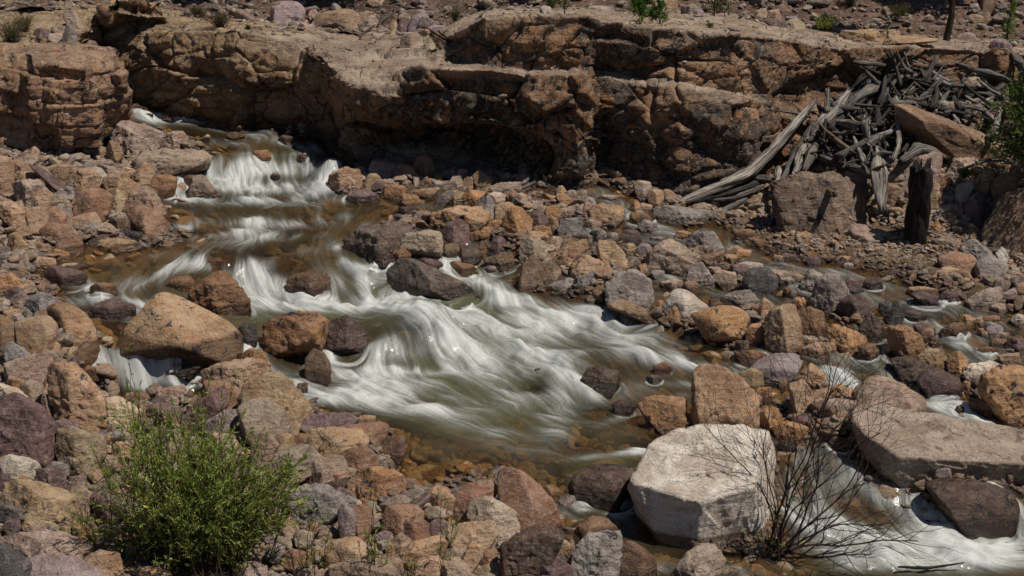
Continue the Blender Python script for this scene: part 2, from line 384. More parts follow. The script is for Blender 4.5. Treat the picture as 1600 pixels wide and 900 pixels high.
def water_material():
    k = NT('stream_water')
    foam = k.n('Attribute', attribute_name='foam').outputs['Fac']
    dep = k.n('Attribute', attribute_name='depth').outputs['Fac']
    lic = k.n('Attribute', attribute_name='lic').outputs['Fac']
    green = k.n('Attribute', attribute_name='green').outputs['Fac']
    tint = k.mix(k.math('MULTIPLY', dep, .9, True), (.92, .80, .56), (.58, .44, .22))
    tr = k.n('BsdfTransparent', {'Color': tint})
    body_c = k.mix(k.math('MULTIPLY', green, 1.0, True), (.095, .066, .028), (.16, .165, .075))
    body_c = k.mix(k.ramp(lic, [(.3, 0.0), (.75, .55)]), body_c, k.mix(.5, body_c, (.33, .31, .24)))
    geo = k.n('NewGeometry')
    ripple = k.noise(k.n('Mapping', {'Vector': geo.outputs['Position'], 'Scale': (1, 1, 1)}).outputs[0], 26, 3, .55, .4)
    bp = k.n('Bump', {'Height': ripple, 'Strength': .22, 'Distance': .02})
    body = k.n('BsdfPrincipled', {'Base Color': body_c, 'Roughness': .35, 'Normal': bp.outputs[0], 'Specular IOR Level': 0.0})
    op = k.math('SUBTRACT', 1.0, k.math('POWER', 2.718, k.math('MULTIPLY', dep, -1.45)))
    m1 = k.n('MixShader', {0: op, 1: tr.outputs[0], 2: body.outputs[0]})
    gl = k.n('BsdfGlossy', {'Color': (.9, .95, 1, 1), 'Roughness': .09, 'Normal': bp.outputs[0]})
    fr = k.n('Fresnel', {'IOR': 1.33, 'Normal': bp.outputs[0]})
    m2 = k.n('MixShader', {0: k.math('MULTIPLY', fr.outputs[0], 1.0), 1: m1.outputs[0], 2: gl.outputs[0]})
    fc = k.mix(k.ramp(foam, [(.2, 0.0), (.95, 1.0)]), (.22, .235, .225), (.62, .64, .62))
    fo = k.n('BsdfPrincipled', {'Base Color': fc, 'Roughness': .55, 'Specular IOR Level': .25, 'Subsurface Weight': 0.0})
    m3 = k.n('MixShader', {0: k.math('POWER', foam, .9), 1: m2.outputs[0], 2: fo.outputs[0]})
    k.surf(m3.outputs[0]); return k.m
M_WATER = water_material()

def wood_material(name, c_dark, c_light, rough=.85):
    k = NT(name)
    uv = k.n('Attribute', attribute_name='grain').outputs['Vector']
    info = k.n('ObjectInfo')
    v = k.n('VectorMath', {0: uv, 1: k.n('VectorMath', {0: info.outputs['Random'], 1: (31.0, 17.0, 9.0)}, operation='MULTIPLY').outputs[0]}, operation='ADD').outputs[0]
    g = k.noise(v, 1.4, 8, .75, .3)
    w = k.noise(k.n('Mapping', {'Vector': v, 'Scale': (.25, .25, 1.2)}).outputs[0], 1.0, 4, .6, .3)
    col = k.mix(k.ramp(g, [(.42, 0.0), (.56, 1.0)]), c_dark, c_light)
    col = k.mix(k.ramp(w, [(.35, 0.0), (.65, .6)]), col, k.mix(1.0, col, (.5, .46, .42), 'MULTIPLY'))
    col = k.mix(1.0, col, info.outputs['Color'], 'MULTIPLY')
    bp = k.n('Bump', {'Height': g, 'Strength': 1.0, 'Distance': .04})
    p = k.n('BsdfPrincipled', {'Base Color': col, 'Roughness': rough, 'Normal': bp.outputs[0], 'Specular IOR Level': .25})
    k.surf(p.outputs[0]); return k.m
M_WOOD = wood_material('weathered_wood', (.045, .038, .033), (.40, .37, .34))
M_CHAR = wood_material('charred_wood', (.006, .0055, .0055), (.032, .028, .026), .6)
M_TWIG = wood_material('twig_bark', (.035, .022, .018), (.11, .075, .06))

def leaf_material(name, c1, c2, c3):
    k = NT(name)
    a = k.n('Attribute', attribute_name='tone').outputs['Fac']
    col = k.ramp(a, [(0.0, c1), (.6, c2), (1.0, c3)])
    d = k.n('BsdfPrincipled', {'Base Color': col, 'Roughness': .5, 'Specular IOR Level': .35})
    t = k.n('BsdfTranslucent', {'Color': k.mix(.5, col, (.25, .33, .05))})
    m = k.n('MixShader', {0: .35, 1: d.outputs[0], 2: t.outputs[0]})
    k.surf(m.outputs[0]); return k.m
M_WILLOW = leaf_material('willow_leaf', (.17, .24, .05), (.38, .46, .11), (.80, .68, .18))
M_CONIFER = leaf_material('conifer_needle', (.035, .075, .015), (.075, .15, .028), (.15, .24, .04))
M_OLIVE = leaf_material('dry_brush_leaf', (.045, .05, .022), (.085, .09, .035), (.16, .14, .06))
M_RUST = leaf_material('dead_brush_leaf', (.05, .028, .016), (.11, .055, .03), (.18, .10, .05))
# ------------------------------------------------------------------ ground object
gxf = np.stack([GXX.ravel(), GYY.ravel(), gz.ravel()], 1)
_px, _py = project(GXX, np.maximum(GYY, 1), gz)
_o = sstep(900, 1300, _px) * sstep(330, 360, _py) * sstep(700, 420, _py)
gcol = np.array([.10, .068, .047])[None] * (1 - _o.ravel()[:, None]) + np.array([.15, .09, .045])[None] * _o.ravel()[:, None]
_rd = samp(RD, np.clip(GXX, GX0, GX1), np.clip(GYY, GY0, GY1)).ravel()
gcol = gcol * (1 - sstep(-.05, .3, _rd)[:, None]) + np.array([.30, .20, .10])[None] * sstep(-.05, .3, _rd)[:, None]
gwet = sstep(-.22, .0, _rd) * (1 - .65 * sstep(0, .15, _rd))
me = raw_mesh('ground', gxf, grid_faces(*GXX.shape), {'col': gcol, 'stain': np.full(len(gxf), .5), 'varnish': np.full(len(gxf), .12), 'wet': gwet})
new_obj('ground', me, M_GROUND, kind='structure', label='brown gravelly stream bed and banks under the rocks', category='ground')

# ------------------------------------------------------------------ bedrock faces
def curtain(name, stations, ds, dt, seed, block, col_fn, hmax=1.0, brick=None, **props):
    """stations: list of (px, [(py, Y), ...]); every point stands at its own distance Y"""
    K = len(stations[0][1])
    P = np.array([[at_y(st[0] + (q[2] if len(q) > 2 else 0), q[0], q[1]) for q in st[1]] for st in stations])   # (S,K,3)
    def resample(A, axis, step):
        A = np.moveaxis(A, axis, 0); n = len(A)
        L = np.sqrt(((A[1:] - A[:-1]) ** 2).sum(-1)).mean(-1)
        s = np.concatenate([[0], np.cumsum(L)]); m = max(int(s[-1] / step), 4)
        t = np.linspace(0, s[-1], m); k = np.clip(np.searchsorted(s, t, side='right') - 1, 0, n - 2)
        f = (t - s[k]) / (s[k + 1] - s[k]); f = f * f * (3 - 2 * f) * .35 + f * .65
        sh = (-1,) + (1,) * (A.ndim - 1); f = f.reshape(sh)
        return np.moveaxis(A[k] * (1 - f) + A[k + 1] * f, 0, axis)
    Q = resample(resample(P, 0, ds), 1, dt)
    for _ in range(3):                    # soften the creases of the coarse form
        Q[1:-1] = (Q[:-2] + 2 * Q[1:-1] + Q[2:]) / 4; Q[:, 1:-1] = (Q[:, :-2] + 2 * Q[:, 1:-1] + Q[:, 2:]) / 4
    nr, nc = Q.shape[0], Q.shape[1]
    B = Q.copy()
    for _ in range(14):
        B[1:-1] = (B[:-2] + B[1:-1] + B[2:]) / 3; B[:, 1:-1] = (B[:, :-2] + B[:, 1:-1] + B[:, 2:]) / 3
    N = np.cross(np.gradient(B, axis=0), np.gradient(B, axis=1)); N /= np.linalg.norm(N, axis=-1, keepdims=True) + 1e-9
    if N[..., 1].mean() > 0: N = -N
    V = Q.reshape(-1, 3); Nf = N.reshape(-1, 3)
    face = 1 - sstep(.55, .9, Nf[:, 2])               # steep parts break in blocks, ledges stay flatter
    warp = np.stack([fbm(V * .9 + 5, 3, seed + 1), fbm(V * .9 + 25, 3, seed + 2), fbm(V * .9 + 55, 3, seed + 3)], 1)
    disp = np.zeros(len(V)); crack = np.zeros(len(V))
    for (sc, amp, tilt, cr, an) in block:
        q = (V + warp * .12 * sc) / (np.array(an) * sc)
        F1, F2, R, W = worley(q, seed + int(sc * 100))
        dd = amp * (R[:, 0] - .5) + tilt * sc * ((R[:, 1] - .5) * W[:, 0] + (R[:, 2] - .5) * W[:, 2] * 1.3 + (R[:, 0] - .5) * W[:, 1])
        c = np.exp(-((F2 - F1) / .035) ** 2)
        disp += dd - c * cr; crack = np.maximum(crack, c * min(1, cr * 14))
    if brick:
        for bw, bh, ba, bc in brick:
            zz = V[:, 2] / bh + .5 * noise3(V * .8, seed + 60) + .25 * V[:, 0] * bh; row = np.floor(zz); fz = zz - row
            hr_ = _h(row.astype(np.int64), row.astype(np.int64) * 0 + 3, row.astype(np.int64) * 0, seed)
            xx = (V[:, 0] - .35 * V[:, 1]) / bw * (.7 + (hr_ & 255) / 400) + (hr_ >> 8 & 255) / 255 + .22 * noise3(V * 2, seed + 61); col_ = np.floor(xx); fx_ = xx - col_
            hh = _h(row.astype(np.int64), col_.astype(np.int64), row.astype(np.int64) * 0 + 7, seed); rr = (hh & 1023) / 1023; r2 = ((hh >> 10) & 1023) / 1023 - .5; r3 = ((hh >> 20) & 1023) / 1023 - .5
            edge_ = np.minimum(np.minimum(fz, 1 - fz) * bh, np.minimum(fx_, 1 - fx_) * bw)
            gp = np.exp(-(edge_ / .011) ** 2)
            disp += ba * (rr - .5) + .16 * r2 * (fx_ - .5) * bw + .3 * r3 * (fz - .5) * bh - bc * gp; crack = np.maximum(crack, gp)
    disp = disp * (.30 + .70 * face)
    disp += .020 * fbm(V * np.array([2.2, 2.2, 4.5]), 5, seed + 8, gain=.6) + .016 * fbm(V * np.array([6, 6, 13]), 4, seed + 9, ridged=True)
    ds_ = disp * hmax
    V2 = V + Nf * ds_[:, None]
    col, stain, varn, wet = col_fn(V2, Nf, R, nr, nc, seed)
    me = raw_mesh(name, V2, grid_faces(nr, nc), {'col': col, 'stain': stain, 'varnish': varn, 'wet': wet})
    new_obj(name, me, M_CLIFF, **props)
    return V2.reshape(nr, nc, 3)

def cliff_col(V, N, R, nr, nc, seed):
    n1 = fbm(V * .55, 4, seed + 40); n2 = fbm(V * 1.5, 4, seed + 41)
    px, py = project(V[:, 0], V[:, 1], V[:, 2])
    tan_ = np.array([.43, .268, .15]); pale = np.array([.54, .415, .31]); red = np.array([.34, .185, .09]); olive = np.array([.44, .31, .165])
    c = tan_[None] + (red - tan_)[None] * sstep(-.1, .35, n1)[:, None]
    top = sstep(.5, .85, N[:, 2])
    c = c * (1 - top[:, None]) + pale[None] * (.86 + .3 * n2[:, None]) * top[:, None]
    lf = sstep(-3.2, -5, V[:, 0]); c = c * (1 - lf[:, None] * .7) + olive[None] * lf[:, None] * .7
    # the smooth tan face at the far end of the wall
    sm = sstep(3.9, 4.6, V[:, 0]); c = c * (1 - sm[:, None] * .7 * (1 - top[:, None])) + np.array([.30, .165, .09])[None] * sm[:, None] * .7 * (1 - top[:, None])
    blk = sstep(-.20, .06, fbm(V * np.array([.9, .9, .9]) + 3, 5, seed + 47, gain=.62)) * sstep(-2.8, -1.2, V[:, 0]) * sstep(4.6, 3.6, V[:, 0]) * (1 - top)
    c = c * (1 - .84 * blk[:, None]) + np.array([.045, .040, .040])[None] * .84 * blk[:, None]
    v = sstep(-.35, .25, fbm(V * np.array([1.0, 1.0, .6]), 4, seed + 43) ) * (1 - top * .85)
    v = v * (.25 + .75 * sstep(-3.4, -1.6, V[:, 0])) * (1 - .75 * sm) 
    st = .5 + .5 * sstep(-.1, .3, n2)
    st = st * (1 - top * .8)
    # running streaks of black varnish below the lip
    strk = sstep(.02, .22, fbm(V * np.array([3.5, 3.5, .35]), 4, seed + 44)) * (1 - top)
    band = sstep(-2.6, -1.8, V[:, 0]) * sstep(2.2, 1.2, V[:, 0])
    c = c * (1 - (.78 * strk * band * sstep(3.1, 2.7, V[:, 2]))[:, None])
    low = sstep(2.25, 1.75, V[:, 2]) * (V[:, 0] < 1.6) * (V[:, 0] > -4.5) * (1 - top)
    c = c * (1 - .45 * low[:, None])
    wet = sstep(.28, .05, V[:, 2] - samp(SG, V[:, 0], V[:, 1])) * (V[:, 0] < -2)
    return c, st, np.clip(v * 1.1, 0, 1), wet

def S_(px, pys, Ys): return (px, list(zip(pys, Ys)))
# rows: foot (sunk), foot, low, roof of the undercut, lip, middle, first rim, crack, upper face, upper rim, ledge back, then the rising hillside
def hillrows(pys, Ys, up=1.0):
    """continue a station past the ledge with the hillside: given as heights"""
    p = at_y(800, pys[-1], Ys[-1]); z0, y0 = p[2], p[1]
    for dy, dz in ((.9, .22 * up), (2.6, 1.2 * up), (6, 4.2), (16, 13.0), (45, 34.0)):
        y = y0 + dy; z = z0 + dz
        u = y * UPV[1] + (z - CAMZ) * UPV[2]; f = y * FWD[1] + (z - CAMZ) * FWD[2]
        pys = pys + [450 - FPX * u / f]; Ys = Ys + [y]
    return pys, Ys
tab = [(-260, [235, 215, 190, 165, 140, 120, 100, 88, 60, 30, -10], [24.3, 24.3, 24.4, 24.5, 24.5, 24.5, 24.3, 24.4, 24.6, 25.0, 25.8]),
 (-40, [225, 205, 180, 160, 140, 120, 85, 70, 50, 25, 0], [24.0, 24.0, 24.1, 24.2, 24.2, 24.0, 23.3, 23.6, 24.2, 24.8, 25.6]),
 (120, [225, 200, 180, 160, 140, 120, 75, 62, 45, 20, 2], [24.2, 24.2, 24.2, 24.3, 24.3, 24.2, 23.5, 23.8, 24.3, 24.9, 25.6]),
 (158, [170, 160, 150, 140, 130, 100, 75, 62, 40, 15, 4], [24.9, 24.9, 24.9, 25.0, 25.0, 25.0, 25.0, 25.0, 25.1, 25.4, 25.9]),
 (172, [172, 156, 142, 125, 120, 85, 60, 50, 35, 14, 8], [24.7, 24.7, 24.7, 24.6, 24.36, 24.46, 24.72, 24.97, 25.17, 24.3, 25.8]),
 (215, [186, 168, 152, 125, 98, 75, 50, 42, 30, 18, 11], [24.2, 24.2, 24.2, 24.1, 23.91, 24.01, 24.27, 24.52, 24.72, 24.2, 25.8]),
 (290, [208, 184, 165, 142, 120, 90, 50, 44, 34, 28, 14], [23.57, 23.53, 23.49, 23.45, 23.41, 23.51, 23.77, 24.02, 24.22, 24.8, 26.0]),
 (355, [212, 190, 172, 145, 118, 80, 52, 46, 40, 34, 30], [23.17, 23.13, 23.09, 23.05, 23.01, 23.11, 23.37, 23.62, 24.1, 24.8, 25.4]),
 (372, [216, 194, 175, 140, 110, 78, 48, 44, 38, 35, 32], [22.97, 22.93, 22.89, 22.85, 22.77, 22.91, 23.17, 23.42, 24.0, 24.8, 25.4]),
 (425, [222, 203, 182, 145, 118, 90, 60, 52, 42, 37, 34], [22.77, 22.73, 22.69, 22.65, 22.57, 22.71, 22.97, 23.22, 23.9, 24.8, 25.3]),
 (480, [232, 213, 190, 158, 130, 105, 75, 65, 52, 42, 36], [22.52, 22.48, 22.44, 22.4, 22.32, 22.46, 22.72, 22.97, 23.6, 24.6, 25.2]),
 (512, [245, 226, 200, 172, 142, 125, 100, 85, 65, 50, 40], [21.9, 21.9, 22.1, 22.2, 21.7, 21.3, 21.5, 22.0, 23.0, 24.2, 25.2]),
 (545, [262, 242, 218, 190, 165, 135, 112, 98, 75, 55, 42], [21.6, 21.6, 21.7, 21.7, 21.2, 21.0, 21.3, 21.8, 22.9, 24.2, 25.2]),
 (600, [278, 256, 238, 185, 190, 150, 110, 95, 78, 62, 45], [21.5, 21.5, 21.9, 22.1, 20.65, 20.5, 21.1, 21.7, 22.5, 23.8, 25.0]),
 (665, [290, 268, 245, 185, 198, 145, 100, 90, 80, 68, 46], [21.3, 21.3, 21.9, 22.3, 20.5, 20.4, 20.58, 21.6, 22.2, 23.2, 24.8]),
 (705, [296, 276, 250, 188, 204, 145, 100, 94, 74, 50, 40], [21.1, 21.1, 21.8, 22.3, 20.5, 20.35, 20.53, 21.6, 21.5, 21.7, 24.8]),
 (760, [306, 286, 255, 198, 212, 150, 105, 98, 66, 27, 18], [20.9, 20.9, 21.6, 22.0, 20.5, 20.4, 20.58, 20.86, 20.88, 21.13, 25.3]),
 (830, [314, 295, 262, 222, 228, 165, 116, 110, 65, 22, 15], [20.6, 20.6, 20.7, 20.8, 20.5, 20.4, 20.58, 20.86, 20.88, 21.13, 25.5]),
 (905, [318, 300, 268, 240, 225, 170, 118, 108, 66, 24, 14], [20.45, 20.45, 20.45, 20.48, 20.45, 20.4, 20.58, 20.86, 20.88, 21.13, 25.6]),
 (935, [322, 303, 268, 235, 205, 165, 118, 104, 66, 34, 16], [21.18, 21.18, 21.2, 21.25, 21.2, 21.2, 21.3, 21.58, 21.2, 21.4, 25.6]),
 (985, [324, 306, 265, 232, 205, 168, 132, 112, 72, 38, 16], [20.9, 20.9, 20.9, 20.96, 20.9, 21.02, 21.2, 21.48, 21.2, 21.4, 25.6]),
 (1060, [326, 308, 262, 232, 205, 165, 135, 128, 82, 45, 20], [20.28, 20.3, 20.38, 20.52, 20.5, 20.62, 20.8, 21.08, 21.1, 21.35, 25.5]),
 (1150, [340, 325, 280, 238, 195, 168, 152, 145, 98, 52, 26], [20.28, 20.3, 20.38, 20.52, 20.5, 20.62, 20.8, 21.08, 21.1, 21.35, 25.4]),
 (1225, [345, 330, 290, 245, 205, 185, 172, 160, 110, 62, 34], [21.4, 21.4, 21.4, 21.4, 21.5, 21.62, 21.74, 21.86, 21.98, 22.1, 25.4]),
 (1330, [345, 325, 290, 250, 215, 190, 175, 160, 120, 78, 44], [21.6, 21.6, 21.6, 21.6, 21.7, 21.82, 21.94, 22.06, 22.18, 22.3, 25.4]),
 (1450, [345, 325, 290, 250, 215, 190, 170, 150, 115, 74, 52], [22.0, 22.0, 22.0, 22.0, 22.1, 22.22, 22.34, 22.46, 22.58, 22.7, 25.2]),
 (1560, [345, 325, 290, 250, 215, 190, 170, 150, 115, 78, 66], [22.4, 22.4, 22.4, 22.4, 22.5, 22.62, 22.74, 22.86, 22.98, 23.1, 25.0]),
 (1800, [345, 325, 290, 250, 215, 190, 170, 150, 125, 95, 80], [22.9, 22.9, 22.9, 22.9, 23.0, 23.12, 23.24, 23.36, 23.48, 23.6, 25.0]),
 (2300, [345, 325, 290, 250, 215, 190, 170, 150, 125, 100, 85], [23.9, 23.9, 23.9, 23.9, 24.0, 24.12, 24.24, 24.36, 24.48, 24.6, 26.0])]
# the bedrock sheet ends at the ledge's back; the hillside is a sheet of its own that starts under it
CL = curtain('cliff', [(a, [(p, y) for p, y in zip(b, c)]) for a, b, c in tab], .024, .022, 3,
             [(1.5, .20, .24, .14, (1.25, 1.0, .9)), (.62, .09, .30, .08, (1.4, 1.0, .7)), (.24, .025, .22, .035, (1.3, 1.0, .8)), (.10, .008, .2, .012, (1.2, 1.0, .8))], cliff_col,
             kind='structure', label='long rugged sandstone cliff with dark streaks and a pale flat top along the stream', category='cliff')

hill_st = []
for a, b, c in tab:
    pys, Ys = hillrows([b[-1] + 12, b[-1] + 1], [c[-1] - .7, c[-1] - .08])
    hill_st.append((a, list(zip(pys, Ys))))
def hill_mesh():
    P = np.array([[at_y(800 + 0, q[0], q[1]) for q in st[1]] for st in hill_st])
    for i, st in enumerate(hill_st):
        for j, q in enumerate(st[1]):
            xb = at_y(st[0], st[1][1][0], st[1][1][1])[0]
            P[i, j, 0] = xb * (1 + .0 * j)
    P[0, :, 0] -= 25; P[-1, :, 0] += 25
    xs = np.unique(np.concatenate([np.linspace(P[0, 0, 0], -11, 12), np.arange(-11, 14, .05), np.linspace(14, P[-1, 0, 0], 10)]))
    px_ = P[:, 0, 0]
    A = np.array([[np.interp(xs, px_, P[:, j, k]) for k in range(3)] for j in range(P.shape[1])])   # (K,3,nx)
    s = np.concatenate([[0], np.cumsum(np.sqrt(((A[1:] - A[:-1]) ** 2).sum(1)).mean(1))])
    t = np.unique(np.concatenate([np.arange(0, 5, .05), np.linspace(5, s[-1], 40)]))
    Q = np.stack([np.stack([[np.interp(t, s, A[:, k, i]) for i in range(len(xs))]], 0)[0] for k in range(3)], -1)  # (nx,nt,3)
    V = Q.reshape(-1, 3)
    V[:, 2] += .10 * fbm(V * 1.1, 5, 71) + .04 * fbm(V * 5, 3, 72)
    return V, Q.shape[0], Q.shape[1]
hV, hr, hc = hill_mesh()
n_ = fbm(hV * .8, 4, 77)
hcol = np.array([.15, .085, .055])[None] * (1 + .6 * n_[:, None])
me = raw_mesh('hillside', hV, grid_faces(hr, hc)[:, ::-1], {'col': hcol, 'stain': np.full(len(hV), .15), 'varnish': np.full(len(hV), .3), 'wet': np.zeros(len(hV))})
new_obj('hillside', me, M_GROUND, kind='structure', label='brown stony hillside rising behind the cliff top', category='hillside')
HQ = hV.reshape(hr, hc, 3)

# the blocky outcrop at the stream's far left
def out_col(V, N, R, nr, nc, seed):
    n1 = fbm(V * .9, 4, seed + 40)
    c = np.array([.46, .275, .165])[None] * (1 + .4 * n1[:, None])
    top = sstep(.5, .85, N[:, 2]); c = c * (1 - top[:, None] * .5) + np.array([.36, .26, .18])[None] * top[:, None] * .5
    d = sstep(-4.8, -6.6, V[:, 0]) * sstep(.0, .35, fbm(V * 1.3, 3, 90) + .15)
    return c, np.full(len(V), .3), np.clip(.15 + .8 * d, 0, 1), sstep(.15, 0, V[:, 2] - samp(SG, V[:, 0], V[:, 1])) * .0
otab = [(-300, [270, 235, 200, 170, 140, 110, 85, 70], [21.9, 21.9, 21.95, 22, 22.05, 22.1, 22.3, 23.4]),
 (-20, [270, 238, 200, 170, 140, 112, 86, 72], [21.7, 21.7, 21.75, 21.8, 21.9, 21.95, 22.2, 23.4]),
 (38, [270, 238, 200, 165, 135, 105, 84, 72], [21.55, 21.55, 21.65, 21.7, 21.75, 21.85, 22.1, 23.4]),
 (46, [270, 238, 200, 165, 130, 102, 82, 70], [21.45, 21.45, 21.5, 21.4, 21.5, 21.6, 21.9, 23.3]),
 (72, [270, 236, 200, 165, 130, 102, 82, 68], [21.5, 21.5, 21.5, 21.45, 21.55, 21.6, 21.9, 23.3]),
 (84, [270, 236, 200, 165, 132, 102, 82, 66], [21.4, 21.4, 21.35, 21.4, 21.45, 21.55, 21.9, 23.3]),
 (142, [270, 236, 200, 165, 135, 108, 84, 66], [21.35, 21.35, 21.3, 21.35, 21.35, 21.5, 21.9, 23.3]),
 (152, [250, 222, 195, 168, 138, 110, 86, 68], [21.8, 21.8, 21.75, 21.7, 21.6, 21.65, 22.0, 23.4]),
 (180, [230, 208, 190, 165, 140, 112, 86, 72], [22.4, 22.4, 22.3, 22.0, 21.9, 21.85, 22.1, 23.5]),
 (193, [220, 198, 185, 160, 138, 112, 96, 80], [22.9, 22.9, 22.8, 22.3, 22.2, 22.2, 22.4, 23.7]),
 (190, [215, 192, 180, 158, 138, 115, 100, 84], [23.6, 23.6, 23.6, 23.4, 23.3, 23.3, 23.4, 23.9])]
curtain('rock_outcrop', [(a, list(zip(b, c))) for a, b, c in otab], .02, .02, 11,
        [(.16, .012, .14, .01, (1.2, 1, .8))], out_col, brick=[(.62, .34, .36, .05), (.30, .17, .06, .02)],
        kind='structure', label='blocky reddish tan bedrock outcrop of stacked square blocks beside the gorge mouth', category='outcrop')
# ------------------------------------------------------------------ stones
COL = dict(t=(.42, .288, .185), o=(.435, .25, .13), p=(.40, .305, .245), w=(.60, .53, .46), g=(.29, .26, .235), m=(.165, .105, .10), r=(.30, .175, .115), d=(.12, .08, .06),
           k=(.085, .078, .078), y=(.41, .315, .20), l=(.31, .245, .25), c=(.50, .41, .31), b=(.27, .18, .12))
CNAME = dict(t='tan', o='orange', p='pinkish tan', w='whitish', g='grey', m='maroon', r='rusty red', d='dark brown', k='blackish', y='yellowish tan', l='lavender grey', c='cream', b='brown')
